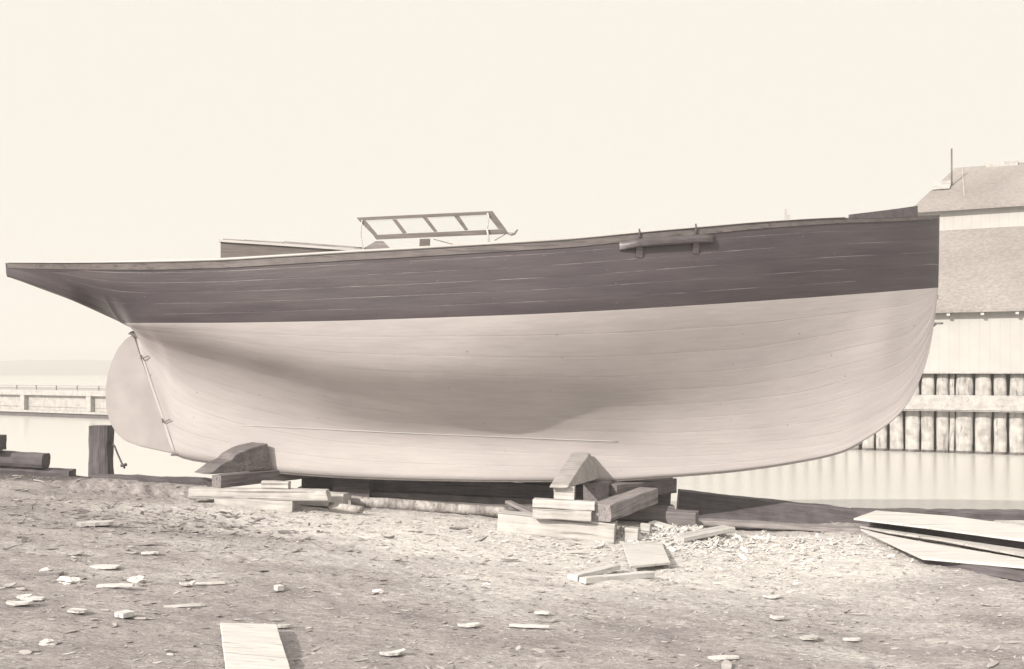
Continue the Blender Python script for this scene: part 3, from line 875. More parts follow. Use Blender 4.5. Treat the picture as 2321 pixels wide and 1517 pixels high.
# channel plank under the rail with two knees and pins
def channel():
    n = 44
    xa, xb = (1405 - CX) / F * 12.1, (1621 - CX) / F * 12.28
    V = []; Fc = []; mid = []
    for i in range(n + 1):
        t = i / n; X = xa + (xb - xa) * t
        px = 1405 + 216 * t
        ytop = np.interp(px, [1405, 1442, 1500, 1588, 1622], [547, 541, 536.5, 530.5, 531])
        Y = 12.2
        for _ in range(5):
            z = EYE - (ytop - HZ) / F * Y; Y = YC - surf(X, z) - 0.05
        pj = 0.095 * min(1.0, 0.12 + t * 5.0) ** 0.7 if t < 0.2 else 0.095 * (1 if t < 0.9 else math.sqrt(max(0.02, 1 - ((t - 0.9) / 0.102) ** 2)))
        hh = 0.085
        prof = [(-0.03, z), (pj * 0.35, z - 0.002), (pj * 0.72, z - 0.014), (pj * 0.93, z - 0.034), (pj, z - 0.055), (pj * 0.97, z - hh), (pj * 0.85, z - hh - 0.012), (-0.03, z - hh - 0.014)]
        for (o, zz) in prof: V.append((X, YC - surf(X, zz) - o, zz))
        mid.append((X, z))
    m_ = 8
    for i in range(n):
        for k in range(m_):
            a_ = i * m_ + k; c_ = i * m_ + (k + 1) % m_
            Fc.append((a_, c_, c_ + m_, a_ + m_))
    Fc += [list(range(m_)), list(range(n * m_, n * m_ + m_))]
    m = wood('worn_channel_paint', (0.055, 0.046, 0.054), (0.105, 0.09, 0.094), rough=0.38, spots=0.3)
    ch = mesh_obj('channel_plank', V, Fc, m, yacht)
    for pxp in (1449, 1578):
        X, z = mid[int(round((pxp - 1405) / 216 * n))]
        z0 = z - 0.10
        Vb = []
        for (dx) in (-0.035, 0.035):
            for (o, zz) in ((-0.01, z0 + 0.003), (0.05, z0 + 0.003), (0.03, z0 - 0.05), (0.012, z0 - 0.11), (-0.01, z0 - 0.11)):
                Vb.append((X + dx, YC - surf(X + dx, zz) - o, zz))
        mesh_obj('knee', Vb, [[0, 1, 2, 3, 4], [9, 8, 7, 6, 5]] + [[i, (i + 1) % 5, 5 + (i + 1) % 5, 5 + i] for i in range(5)], M['darkpaint'], ch, origin=WLOC[ch.name])
        bX, zs = sheer(X)
        b = MB(); b.tube([Vector((X, YC - bX - 0.03, z - 0.01)), Vector((X, YC - bX - 0.035, zs + 0.01)), Vector((X, YC - bX - 0.02, zs + 0.045))], 0.010, 6)
        b.build('chainplate_pin', M['tarred'], ch, origin=WLOC[ch.name], smooth=True)
channel()

# ------------------------------------------------------------------ timbers
def profile(wd, ht, r, n=3):
    pts = []
    for (cx, cz, a0) in ((wd / 2 - r, ht - r, 0), (-wd / 2 + r, ht - r, 90), (-wd / 2 + r, r, 180), (wd / 2 - r, r, 270)):
        for k in range(n + 1):
            a = math.radians(a0 + 90 * k / n)
            pts.append((cx + r * math.cos(a), cz + r * math.sin(a)))
    return pts

def beam(name, A, B, wd, ht, mat, label, cat='timber', group=None, r=0.012, rough=0.006, up=None, parent=None, skew=(0, 0), round_=False, taper=1.0):
    """a timber from A to B (middle of its underside at each end)"""
    A = Vector(A); B = Vector(B)
    L = (B - A).length
    ex = (B - A).normalized()
    upv = Vector(up) if up else Vector((0, 0, 1))
    ey = upv.cross(ex).normalized(); ez = ex.cross(ey)
    if round_:
        pr = [(wd / 2 * math.cos(2 * math.pi * k / 20), ht / 2 + ht / 2 * math.sin(2 * math.pi * k / 20)) for k in range(20)]
    else:
        base = profile(wd, ht, min(r, wd * 0.3, ht * 0.3), 2)
        pr = []
        for i, p in enumerate(base):                      # extra points along the flat sides
            q = base[(i + 1) % len(base)]
            d = math.hypot(q[0] - p[0], q[1] - p[1])
            m_ = max(1, int(d / 0.05))
            for k in range(m_): pr.append((p[0] + (q[0] - p[0]) * k / m_, p[1] + (q[1] - p[1]) * k / m_))
    n = max(4, int(L / 0.06))
    sd = rnd.uniform(0, 100)
    V = []; Fc = []
    m_ = len(pr)
    for i in range(n + 1):
        x = L * i / n
        tp = 1 + (taper - 1) * i / n
        for (y, z) in pr:
            q = Vector((x * 3 + sd, y * 9, z * 9))
            d = rough * noise.fractal(q, 1.0, 2.0, 3)
            s_ = skew[0] if i == 0 else (skew[1] if i == n else 0)
            xx = x + (s_ * (z / ht) if ht else 0) + (0.4 * rough * noise.noise(q * 3) if i in (0, n) else 0)
            cy, cz = 0, ht / 2
            V.append((xx, cy + (y - cy) * tp * (1 + d / (wd / 2 + 1e-6)), cz + (z - cz) * tp * (1 + d / (ht / 2 + 1e-6))))
    for i in range(n):
        for k in range(m_):
            a = i * m_ + k; c = i * m_ + (k + 1) % m_
            Fc.append((a, c, c + m_, a + m_))
    Fc.append(list(range(m_))[::-1]); Fc.append(list(range(n * m_, n * m_ + m_)))
    me = bpy.data.meshes.new(name)
    me.from_pydata(V, [], Fc)
    if round_:
        for p in me.polygons: p.use_smooth = len(p.vertices) == 4
    me.materials.append(mat)
    o = bpy.data.objects.new(name, me)
    COL.objects.link(o)
    R = Matrix((ex, ey, ez)).transposed().to_4x4()
    if parent is None:
        o.matrix_world = Matrix.Translation(A) @ R
    else:
        o.parent = parent
        o.matrix_local = Matrix.Translation(A - WLOC[parent.name]) @ R
    WLOC[o.name] = A.copy()
    if parent is None: tag(o, label, cat, group)
    return o

def prism(name, poly, off, mat, label, cat, rough=0.008, group=None):
    """solid with one face 'poly' (world points) pushed along off, edges broken"""
    bm = bmesh.new()
    poly = [Vector(p) for p in poly]; off = Vector(off)
    o0 = poly[0]
    a = [bm.verts.new(p - o0) for p in poly]; c = [bm.verts.new(p + off - o0) for p in poly]
    n = len(poly)
    bm.faces.new(a); bm.faces.new(c[::-1])
    for i in range(n): bm.faces.new((a[i], c[i], c[(i + 1) % n], a[(i + 1) % n]))
    bmesh.ops.recalc_face_normals(bm, faces=bm.faces)
    bmesh.ops.bevel(bm, geom=list(bm.edges), offset=0.008, segments=1, affect='EDGES')
    bmesh.ops.triangulate(bm, faces=[f for f in bm.faces if len(f.verts) > 4])
    bmesh.ops.subdivide_edges(bm, edges=[e for e in bm.edges if e.calc_length() > 0.08], cuts=4, use_grid_fill=True)
    for v in bm.verts:
        q = v.co * 7
        v.co += Vector((noise.noise(q), noise.noise(q + Vector((9, 0, 0))), noise.noise(q + Vector((0, 9, 0))))) * rough
    me = bpy.data.meshes.new(name); bm.to_mesh(me); bm.free()
    me.materials.append(mat)
    ob = bpy.data.objects.new(name, me); link(ob, None, o0)
    return tag(ob, label, cat, group)

GT = 'timbers of the cribbing'
# stern cribbing
beam('sawn_timber', (-3.42, 12.72, -0.05), (-2.52, 12.70, -0.08), 0.22, 0.135, M['pale'], 'short pale bottom timber of the crib under the stern end', group=GT)
beam('sawn_timber', (-3.72, 12.74, 0.075), (-2.10, 12.70, 0.050), 0.22, 0.125, M['pale'], 'long pale timber with a hewn dark end, on the bottom timber of the stern crib', group=GT, r=0.02, skew=(0, -0.04))
beam('sawn_timber', (-3.43, 12.74, 0.195), (-2.30, 14.5, 0.185), 0.15, 0.145, M['brown'], 'weathered timber crossing the stern crib and passing under the keel', group=GT)
beam('wood_block', (-2.90, 12.78, 0.192), (-2.58, 12.73, 0.188), 0.10, 0.085, M['pale'], 'small pale block on top of the long stern crib timber', 'block')
prism('bilge_chock', [(-3.53, 12.78, 0.345), (-2.93, 13.44, 0.340), (-2.985, 13.44, 0.66), (-3.14, 13.28, 0.625), (-3.20, 13.20, 0.600), (-3.28, 13.10, 0.555), (-3.33, 13.05, 0.49), (-3.42, 12.92, 0.445)],
      (-0.20, 0.06, 0.02), M['dark'], 'curved hewn chock wedged against the keel below the stern', 'chock')
beam('plank', (-2.62, 13.12, -0.03), (-1.98, 13.05, -0.06), 0.24, 0.155, M['pale'], 'pale plank end behind the stern crib, left of the birch log', 'plank')
beam('log', (-2.12, 12.78, -0.06), (-1.73, 12.62, -0.09), 0.085, 0.085, M['bark'], 'short peeled pale log stub beside the stern crib', 'log', round_=True, rough=0.006)
# birch log between the two cribs
def long_log():
    a = G(796, 1147); c = G(1150, 1172)
    o = beam('log', (a.x, a.y, a.z - 0.01), (c.x, c.y, c.z - 0.01), 0.135, 0.135, M['bark'], 'long birch log lying on the ground between the two cribs', 'log', round_=True, rough=0.010, taper=0.86)
    ex = (c - a).normalized()
    for t, an, ln in ((0.30, 100, 0.03), (0.42, 250, 0.05), (0.55, 245, 0.045), (0.63, 20, 0.03), (0.74, 60, 0.03), (0.86, 250, 0.05)):
        b = MB()
        p = a + (c - a) * t + Vector((0, 0, 0.0575))
        d = Vector((0.3, -math.cos(math.radians(an - 180)) , math.sin(math.radians(an)))).normalized()
        if d.y > 0: d.y = -d.y
        b.tube([p + d * 0.045, p + d * (0.06 + ln)], [0.014, 0.006], 6)
        b.build('branch_stub', M['bark'], o, origin=WLOC[o.name])
long_log()

# bow cribbing
beam('sawn_timber', (-0.14, 12.22, -0.235), (1.12, 11.96, -0.318), 0.26, 0.225, M['pale'], 'thick pale bottom timber of the crib amidships', group=GT, r=0.025)
beam('sawn_timber', (0.235, 11.98, -0.05), (0.86, 11.86, -0.07), 0.16, 0.105, M['pale'], 'thin pale timber, lower of two stacked on the bottom timber amidships', group=GT)
beam('sawn_timber', (0.235, 12.02, 0.062), (0.90, 11.90, 0.042), 0.15, 0.092, M['pale'], 'thin split timber, upper of two stacked on the bottom timber amidships', group=GT)
beam('sawn_timber', (0.955, 11.86, -0.075), (1.62, 13.05, -0.02), 0.25, 0.185, M['mid'], 'squared beam pointing towards the viewer beside the stacked thin timbers', group=GT, r=0.018)
beam('wood_block', (0.47, 12.05, 0.150), (0.685, 12.02, 0.145), 0.18, 0.145, M['pale'], 'small split block between the slanting prop and the stacked thin timbers', 'block')
beam('shingle', (0.463, 11.99, 0.150), (0.468, 12.12, 0.150), 0.018, 0.17, M['pale'], 'thin upright sliver of wood beside the small split block', 'wood strip')
prism('bilge_chock', [(0.60, 11.86, 0.285), (0.615, 11.87, 0.315), (0.945, 13.40, 0.555), (1.075, 13.40, 0.235)],
      (-0.205, 0.02, 0.0), M['weathered'], 'slanting triangular prop with a pale lit top against the keel amidships', 'chock', rough=0.012)
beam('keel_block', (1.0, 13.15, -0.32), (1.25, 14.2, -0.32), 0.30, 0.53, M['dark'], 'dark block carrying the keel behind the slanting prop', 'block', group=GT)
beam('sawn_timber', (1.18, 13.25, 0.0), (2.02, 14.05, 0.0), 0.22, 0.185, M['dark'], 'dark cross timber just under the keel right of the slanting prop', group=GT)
beam('wood_block', (1.235, 12.02, -0.30), (1.375, 11.98, -0.31), 0.12, 0.145, M['pale'], 'small pale offcut block on the shavings beside the squared beam', 'block')
beam('wood_block', (1.42, 12.2, -0.3), (1.52, 12.17, -0.31), 0.08, 0.16, M['pale'], 'tiny pale upright offcut behind the squared beam', 'block')
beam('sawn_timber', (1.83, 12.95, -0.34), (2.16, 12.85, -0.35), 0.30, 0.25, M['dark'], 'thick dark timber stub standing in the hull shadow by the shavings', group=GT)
beam('plank', (1.60, 12.58, -0.20), (2.05, 12.22, -0.30), 0.16, 0.03, M['chip'], 'pale plank leaning down into the shavings', 'plank')
beam('plank', (1.80, 11.94, -0.30), (2.43, 12.30, -0.24), 0.22, 0.055, M['pale'], 'short pale board lying on the shavings heap', 'plank')
# dark baulks under and behind the keel
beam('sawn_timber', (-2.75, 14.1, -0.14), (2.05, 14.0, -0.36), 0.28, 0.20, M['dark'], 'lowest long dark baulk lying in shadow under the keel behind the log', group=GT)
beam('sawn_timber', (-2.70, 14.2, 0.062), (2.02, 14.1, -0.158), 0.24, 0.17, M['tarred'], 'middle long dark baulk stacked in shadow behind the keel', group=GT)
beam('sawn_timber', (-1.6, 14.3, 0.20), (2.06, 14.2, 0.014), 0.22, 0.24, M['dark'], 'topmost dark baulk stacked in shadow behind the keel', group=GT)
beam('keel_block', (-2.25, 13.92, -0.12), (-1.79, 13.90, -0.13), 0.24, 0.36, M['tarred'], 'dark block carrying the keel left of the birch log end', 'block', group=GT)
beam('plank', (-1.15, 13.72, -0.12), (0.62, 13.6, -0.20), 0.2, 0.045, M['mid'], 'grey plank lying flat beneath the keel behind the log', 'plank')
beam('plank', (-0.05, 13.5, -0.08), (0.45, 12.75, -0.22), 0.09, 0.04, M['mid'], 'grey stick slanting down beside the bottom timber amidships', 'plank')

def board_px(name, q, th, mat, label, lift=0.02, cat='board'):
    v = [G(*p, lift) for p in q]
    w_ = []
    for i, p in enumerate(v):                          # worn, slightly wandering edges
        p2 = v[(i + 1) % len(v)]
        m_ = max(1, int((p2 - p).length / 0.09))
        for k in range(m_):
            c_ = p.lerp(p2, k / m_)
            j_ = 0.007 if (p2 - p).length < 0.7 else 0.004
            w_.append(c_ + Vector((noise.noise(c_ * 9.0), noise.noise(c_ * 9.0 + Vector((5, 0, 0))), 0)) * j_ * (1.6 if k == 0 else 1))
    v = w_
    bm = bmesh.new()
    o0 = v[0]
    a = [bm.verts.new(p - o0) for p in v]; c = [bm.verts.new(p - o0 + Vector((0, 0, th))) for p in v]
    n = len(v)
    bm.faces.new(a[::-1]); bm.faces.new(c)
    for i in range(n): bm.faces.new((a[i], a[(i + 1) % n], c[(i + 1) % n], c[i]))
    bmesh.ops.recalc_face_normals(bm, faces=bm.faces)
    bmesh.ops.bevel(bm, geom=list(bm.edges), offset=0.003, segments=1, affect='EDGES')
    me = bpy.data.meshes.new(name); bm.to_mesh(me); bm.free()
    me.materials.append(mat)
    o = bpy.data.objects.new(name, me); link(o, None, o0)
    return tag(o, label, cat)

# baulks along the bank, right
def bank_right():
    a = P(1552, 1152, 14.0); c = P(1915, 1186, 13.75)
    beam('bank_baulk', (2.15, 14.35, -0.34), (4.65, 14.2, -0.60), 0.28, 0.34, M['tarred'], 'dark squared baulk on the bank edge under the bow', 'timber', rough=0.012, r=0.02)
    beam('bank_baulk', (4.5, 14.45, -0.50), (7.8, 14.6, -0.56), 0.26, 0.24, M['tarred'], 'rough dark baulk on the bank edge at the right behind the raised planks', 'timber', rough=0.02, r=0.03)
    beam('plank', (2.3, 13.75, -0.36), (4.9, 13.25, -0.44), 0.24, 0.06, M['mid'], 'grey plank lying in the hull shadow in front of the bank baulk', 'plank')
    board_px('plank', [(1935, 1179), (1985, 1161), (2160, 1174), (2321, 1196), (2640, 1250), (2640, 1282), (2321, 1229), (2099, 1199)], 0.022, M['chip'], 'topmost wide pale plank raised over a dark gap at the right edge', 0.145, 'plank')
    a_ = G(1960, 1188, .02); c_ = G(2640, 1296, .02)
    beam('gap_shade', (a_.x, a_.y + .03, -0.42), (c_.x, c_.y + .03, -0.42), 0.12, 0.165, M['tarred'], 'dark strip standing in for the shade under the topmost plank at right', 'timber')  # dark strip added as the shade beneath the raised plank
    board_px('plank', [(1948, 1196), (2099, 1217), (2321, 1250), (2640, 1304), (2640, 1330), (2321, 1263), (2130, 1227), (2010, 1209)], 0.022, M['pale'], 'narrow pale slab between the topmost plank and the lowest slab at right', 0.05, 'plank')
    board_px('plank', [(1950, 1203), (2010, 1217), (2118, 1238), (2300, 1268), (2640, 1338), (2640, 1362), (2321, 1290), (2090, 1269), (2040, 1246)], 0.022, M['chip'], 'lowest wide pale slab at the right edge with a dark gap beneath', 0.08, 'plank')
    a_ = G(2100, 1279, .0); c_ = G(2640, 1372, .0)
    beam('gap_shade', (a_.x, a_.y + .06, -0.42), (c_.x, c_.y + .06, -0.42), 0.12, 0.09, M['tarred'], 'dark strip standing in for the shade under the lowest slab at right', 'timber')  # shade below the slab put in as a dark strip
    beam('plank', (6.1, 13.7, -0.38), (7.6, 13.9, -0.40), 0.3, 0.05, M['pale'], 'pale board end at the far right beside the bank baulk', 'plank')
bank_right()

# left bank: mooring post and dark baulks
def bank_left():
    c = P(221, 1074, 14.25)
    beam('mooring_post', (c.x, 14.25, c.z - 0.12), (c.x, 14.25, c.z + 0.62), 0.27, 0.25, M['tarred'], 'stout dark square mooring post on the bank beside the rudder', 'post', up=(0, 1, 0), r=0.04, rough=0.012)
    b = MB()
    q = [P(250, 998, 14.35), P(260, 1012, 14.3), P(267, 1030, 14.25), P(276, 1050, 14.2), P(283, 1062, 14.2)]
    b.tube(q, 0.012, 7); b.tube([P(274, 1056, 14.2), P(287, 1053, 14.2)], 0.02, 7)
    tag(b.build('mooring_line', M['tarred'], smooth=True), 'dark line running down from the mooring post to the ground', 'rope')
    y = 14.15
    beam('bank_baulk', (-8.6, 14.1, 0.245), (-5.75, 14.35, 0.10), 0.3, 0.16, M['tarred'], 'long dark baulk along the bank left of the mooring post', 'timber', rough=0.015, r=0.03)
    beam('bank_baulk', (-7.6, 14.2, 0.375), (-6.05, 14.25, 0.285), 0.28, 0.20, M['tarred'], 'rounded dark baulk lying on top of the long bank baulk at left', 'timber', rough=0.015, r=0.06)
    beam('bank_baulk', (-7.3, 14.1, 0.56), (-6.56, 14.12, 0.535), 0.26, 0.19, M['tarred'], 'dark block on top of the baulks at the left edge', 'block', rough=0.01)
    beam('bank_baulk', (-5.45, 14.2, 0.06), (-3.9, 14.35, -0.03), 0.24, 0.17, M['tarred'], 'low dark baulk along the bank behind the earth hump', 'timber', rough=0.02, r=0.03)
bank_left()

# loose boards in the foreground
board_px('board', [(500, 1424), (626, 1427), (668, 1560), (515, 1560)], 0.035, M['chip'], 'pale board end at the bottom edge of the foreground', 0.012)
board_px('board', [(1410, 1233), (1500, 1235), (1519, 1280), (1428, 1289)], 0.025, M['chip'], 'squarish pale board lying by the shavings heap', 0.02)
def offcut(px, py, px2, py2, wd, th, label, mat='chip', lift=0.0, cat='offcut', name='offcut'):
    a, c = G(px, py), G(px2, py2)
    beam(name, (a.x, a.y, a.z + lift), (c.x, c.y, c.z + lift), wd, th, M[mat], label, cat, rough=0.008, r=0.006)
offcut(1320, 1322, 1476, 1308, 0.085, 0.05, 'long pale split offcut in front of the square board')
offcut(1297, 1316, 1396, 1290, 0.09, 0.045, 'shorter offcut crossing behind the long split offcut')

CG = 'larger wood scraps on the bare ground'
def chip(px, py, L, W, ang, label, th=0.014, curl=0.0, mat='chip', tip=0.5):
    """a leaf shaped chip, L x W metres, turned by ang degrees"""
    c = G(px, py)
    z = ground_z(c.x, c.y) + 0.012
    V = []; Fc = []
    n = 9
    sd = rnd.uniform(0, 50)
    ca, sa = math.cos(math.radians(ang)), math.sin(math.radians(ang))
    for i in range(n):
        t = i / (n - 1) * 2 - 1
        wv = W / 2 * (1 - tip * abs(t) ** 2.5) * (1 + 0.25 * noise.noise(Vector((i * 0.9, sd, 0))))
        zc = curl * (t * t) + 0.004 * noise.noise(Vector((i * 0.5, sd, 3)))
        for (s, zz) in ((-1, 0), (1, 0), (1, th), (-1, th)):
            x, y = t * L / 2, s * wv
            V.append((c.x + x * ca - y * sa, c.y + x * sa + y * ca, z + zc + zz))
    for i in range(n - 1):
        for k in range(4):
            a = 4 * i + k; d = 4 * i + (k + 1) % 4
            Fc.append((a, d, d + 4, a + 4))
    Fc += [[0, 1, 2, 3], [4 * n - 4 + k for k in range(4)]]
    o = mesh_obj('wood_scrap', V, Fc, M[mat], origin=(c.x, c.y, z))
    tag(o, label, 'wood scrap', CG)
def lump(px, py, s, label):
    c = G(px, py); z = ground_z(c.x, c.y)
    bm = bmesh.new(); bmesh.ops.create_icosphere(bm, subdivisions=3, radius=1)
    sd = rnd.uniform(0, 99)
    V = []
    for v in bm.verts:
        d = 1 + 0.45 * noise.fractal(v.co * 1.6 + Vector((sd, 0, 0)), 1, 2, 4)
        V.append((c.x + v.co.x * s * d, c.y + v.co.y * s * 0.6 * d, z + 0.2 * s + v.co.z * s * 0.42 * d))
    bm.verts.index_update()
    Fc = [[v.index for v in f.verts] for f in bm.faces]; bm.free()
    o = mesh_obj('wood_scrap', V, Fc, M['chip'], origin=(c.x, c.y, z)); tag(o, label, 'wood scrap', CG)

chip(238, 1286, 0.22, 0.13, -8, 'clean leaf-shaped pale scrap left in the foreground')
chip(262, 1342, 0.25, 0.07, 4, 'straight pale slat right of the crumbled scrap', tip=0.15)
chip(283, 1402, 0.09, 0.09, -35, 'small square block of wood low in the foreground', 0.03, tip=0.0)
chip(175, 1392, 0.12, 0.08, -10, 'pale wedge scrap left of the small square block')
chip(215, 1195, 0.33, 0.17, 22, 'long split slab of wood on the ground below the earth hump', 0.03, tip=0.3, mat='pale')
chip(116, 1302, 0.16, 0.09, 3, 'flat greyish slat near the left edge', tip=0.1, mat='mid')
chip(75, 1366, 0.15, 0.06, -5, 'thin slat at the left edge beside two broken scraps', tip=0.2)
chip(45, 1378, 0.16, 0.08, 10, 'broken scrap at the left edge beside the thin slat', curl=0.01)
chip(55, 1362, 0.09, 0.09, 20, 'round pale flake on top of the broken scraps at left', curl=0.008)
chip(330, 1240, 0.36, 0.03, 8, 'dark thin splinter in the middle of the left foreground', mat='mid')
chip(340, 1255, 0.14, 0.07, 12, 'pale scrap just below the dark thin splinter')
chip(470, 1330, 0.26, 0.035, 6, 'long narrow pale splinter left of the middle foreground')
chip(425, 1337, 0.11, 0.06, 30, 'curled scrap at the end of the long narrow splinter', curl=0.012)
chip(418, 1376, 0.27, 0.025, 18, 'thin splinter pointing up to the right in the foreground')
chip(632, 1346, 0.06, 0.05, -50, 'small upright block in the middle foreground', 0.035, tip=0.0)
chip(1040, 1204, 0.21, 0.035, 0, 'dark stick on the pale dust right of the birch log', mat='dark', tip=0.2)
chip(1062, 1418, 0.15, 0.06, 12, 'pale torn scrap low in the middle foreground', curl=0.008)
chip(1200, 1422, 0.28, 0.05, -8, 'long pale torn strip low in the middle foreground')
chip(1229, 1396, 0.11, 0.06, -12, 'pale oval flake above the long torn strip')
chip(1748, 1356, 0.14, 0.09, -8, 'pale flake at right with a dark far edge', curl=0.01)
chip(1762, 1404, 0.11, 0.08, -20, 'curled pale flake at right', curl=0.012)
chip(1835, 1446, 0.14, 0.08, 15, 'greyish flake at right low in the foreground', mat='pale')
chip(1930, 1448, 0.12, 0.05, 0, 'flat pale flake right of the greyish flake')
chip(1640, 1498, 0.2, 0.06, 5, 'long pale flake at the bottom edge right of centre')
chip(890, 1480, 0.16, 0.06, 30, 'split sliver at the bottom of the middle foreground', curl=0.01)
chip(640, 1420, 0.1, 0.05, 18, 'small scrap just above the pale board end', mat='pale')
chip(1155, 1270, 0.16, 0.04, -5, 'dark sliver on the dust below the crib amidships', mat='mid', curl=0.008)
chip(1290, 1248, 0.30, 0.06, 8, 'pale curved sliver in front of the crib amidships', curl=0.012)
lump(157, 1328, 0.075, 'crumbled pale lump between the leaf-shaped scrap and the left edge')
lump(312, 1323, 0.07, 'crumbled pale lump above the straight slat')
lump(104, 1292, 0.045, 'small pale lump above the flat greyish slat')
lump(108, 1447, 0.05, 'greyish lump near the bottom left corner')
lump(858, 1347, 0.045, 'pale lump with splinters in the middle foreground')
lump(1105, 1327, 0.035, 'tiny pale lump right of the middle foreground')

# uncountable litter: chips, splinters and shavings
def litter(name, count, placer, smin, smax, mat, seed, upright=0.0):
    R_ = random.Random(seed)
    V = []; Fc = []
    for _ in range(count):
        x, y = placer(R_)
        if y > bank_y(x) - 0.1: continue
        z = ground_z(x, y)
        L = R_.uniform(smin, smax) * R_.choice((0.6, 1, 1, 1.6)); W = L * R_.uniform(0.12, 0.5)
        an = R_.gauss(0, 0.55) if R_.random() < 0.7 else R_.uniform(0, math.pi)
        pit = R_.gauss(0, 0.10 + upright); rol = R_.gauss(0, 0.15 + upright)
        Mx = Matrix.Rotation(an, 3, 'Z') @ Matrix.Rotation(pit, 3, 'Y') @ Matrix.Rotation(rol, 3, 'X')
        cu = (R_.uniform(0, 0.3) if R_.random() < 0.15 + upright else R_.uniform(-0.03, 0.05)) * L
        b = len(V)
        th = max(0.002, 0.06 * L)
        lift = abs(math.sin(pit)) * L / 2 + th * 0.3
        for t in (-1, -0.35, 0.35, 1):
            wv = W / 2 * (1 - 0.6 * t * t) + 0.0008
            for (s, q) in ((-1, 0), (1, 0), (1, 1), (-1, 1)):
                p = Mx @ Vector((t * L / 2, s * wv, cu * t * t + q * th))
                V.append((x + p.x, y + p.y, z + p.z + lift * 0.6))
        for i in range(3):
            for k in range(4):
                a = b + 4 * i + k; d = b + 4 * i + (k + 1) % 4
                Fc.append((a, d, d + 4, a + 4))
        Fc += [[b, b + 1, b + 2, b + 3], [b + 12, b + 13, b + 14, b + 15]]
    me = bpy.data.meshes.new(name); me.from_pydata(V, [], Fc); me.materials.append(mat)
    bm = bmesh.new(); bm.from_mesh(me); bmesh.ops.recalc_face_normals(bm, faces=bm.faces); bm.to_mesh(me); bm.free()
    o = bpy.data.objects.new(name, me); link(o)
    return o
def anywhere(R_):
    y = 5.4 + (14.0 - 5.4) * R_.random() ** 0.9
    return R_.uniform(-0.5, 0.5) * y * 1.02, y
def near_crib(R_):
    return R_.gauss(1.7, 1.5), R_.gauss(11.7, 0.8)
def left_litter(R_):
    return R_.gauss(-3.6, 1.2), R_.gauss(11.0, 0.7)
def heap(R_):
    if R_.random() < 0.72: return R_.gauss(1.8, 0.36), R_.gauss(12.15, 0.26)
    return R_.gauss(2.9, 0.75), R_.gauss(12.1, 0.35)
t = litter('wood_chips', 5200, anywhere, 0.007, 0.042, M['pale'], 1)
tag(t, 'small pale wood chips strewn over the whole yard', 'wood chips', kind='stuff')
t = litter('bark_litter', 4200, anywhere, 0.007, 0.045, M['mid'], 2)
tag(t, 'small grey splinters and bark bits strewn over the whole yard', 'litter', kind='stuff')
t = litter('wood_scraps', 650, anywhere, 0.03, 0.10, M['weathered'], 9)
tag(t, 'dull grey flat scraps trodden into the yard among the paler chips', 'wood scraps', kind='stuff')
t = litter('wood_splinters', 2600, near_crib, 0.012, 0.06, M['chip'], 3, 0.1)
tag(t, 'pale splinters thick on the ground around the crib amidships', 'splinters', kind='stuff')
t = litter('yard_litter', 700, left_litter, 0.02, 0.09, M['mid'], 5, 0.1)
tag(t, 'grey broken bits scattered on the ground below the stern', 'litter', kind='stuff')
t = litter('wood_shavings', 1900, heap, 0.03, 0.085, M['chip'], 4, 0.28)
tag(t, 'heap of pale upstanding shavings at the foot of the crib', 'shavings', kind='stuff')

# ------------------------------------------------------------------ quay wall of piles, right
M['pile'] = wood('bleached_pile', (0.34, 0.327, 0.316), (0.45, 0.436, 0.423), grain=(6, 6, 0.8), spots=0.5)
M['gap'] = plain('dark_backing', (0.125, 0.11, 0.112), 0.9)
M['wale'] = wood('bleached_wale', (0.33, 0.317, 0.307), (0.42, 0.407, 0.397), spots=0.35)
QO = Vector((10.1, 33.1, 0)); QD = Vector((0.884, -0.467, 0)); QN = Vector((0.467, 0.884, 0))
def qt(px, back=0.0):
    """distance along the quay at which the line set back by `back` is seen at column px"""
    h = (px - CX) / F; o = QO + QN * back
    return (h * o.y - o.x) / (QD.x - h * QD.y)
quay = empty('pile_quay', QO + Vector((0, 0, WATER_Z)))
tag(quay, 'quay wall of close-set bleached piles with a heavy wale rising from the water', 'quay')
def qbox(b, t0, t1, back0, back1, z0, z1):
    b.obox(QO + QD * t0 + QN * back0 + Vector((0, 0, z0)), QD * (t1 - t0), QN * (back1 - back0), Vector((0, 0, z1 - z0)))
centers = [1968, 1999, 2032, 2068, 2103, 2136, 2158, 2186, 2229, 2267, 2305, 2347, 2390, 2430, 2475]
widths = [28, 26, 32, 33, 30, 28, 12, 39, 37, 29, 34, 38, 36, 34, 36]
x_ = 1968
while x_ > 1540:
    x_ -= rnd.uniform(27, 34); centers.insert(0, x_); widths.insert(0, rnd.uniform(23, 30))
for cpx, wpx in zip(centers, widths):
    t = qt(cpx, 0.25); p = QO + QD * t + QN * 0.25
    r = wpx / F * p.y / 2 * 0.94
    b = MB()
    pts = []; rs = []
    for k in range(9):
        z = WATER_Z - 0.6 + (1.50 - WATER_Z + 0.6) * k / 8
        pts.append(p + Vector((0.015 * rnd.uniform(-1, 1), 0, z))); rs.append(r * (1 + 0.035 * rnd.uniform(-1, 1)) * (1.0 if k < 8 else 0.88))
    b.tube(pts, rs, 14)
    b.v = [v - QN * ((v - p).dot(QN) * 0.45) for v in b.v]
    b.build('pile', M['pile'], quay, smooth=True)
tq0, tq1 = qt(1500), qt(2600)
b = MB(); qbox(b, tq0, tq1, 0.48, 0.8, WATER_Z - 0.6, 1.50); b.build('backing', M['gap'], quay)
b = MB(); qbox(b, tq0 - .1, tq1, -0.17, 0.0, 0.42, 0.88); qbox(b, tq0 - .1, tq1, -0.21, -0.175, 0.46, 0.58); b.build('wale', M['wale'], quay)
b = MB(); qbox(b, tq0 - .1, tq1, -0.06, 1.0, 1.505, 1.56); b.build('cap_plank', M['wale'], quay)
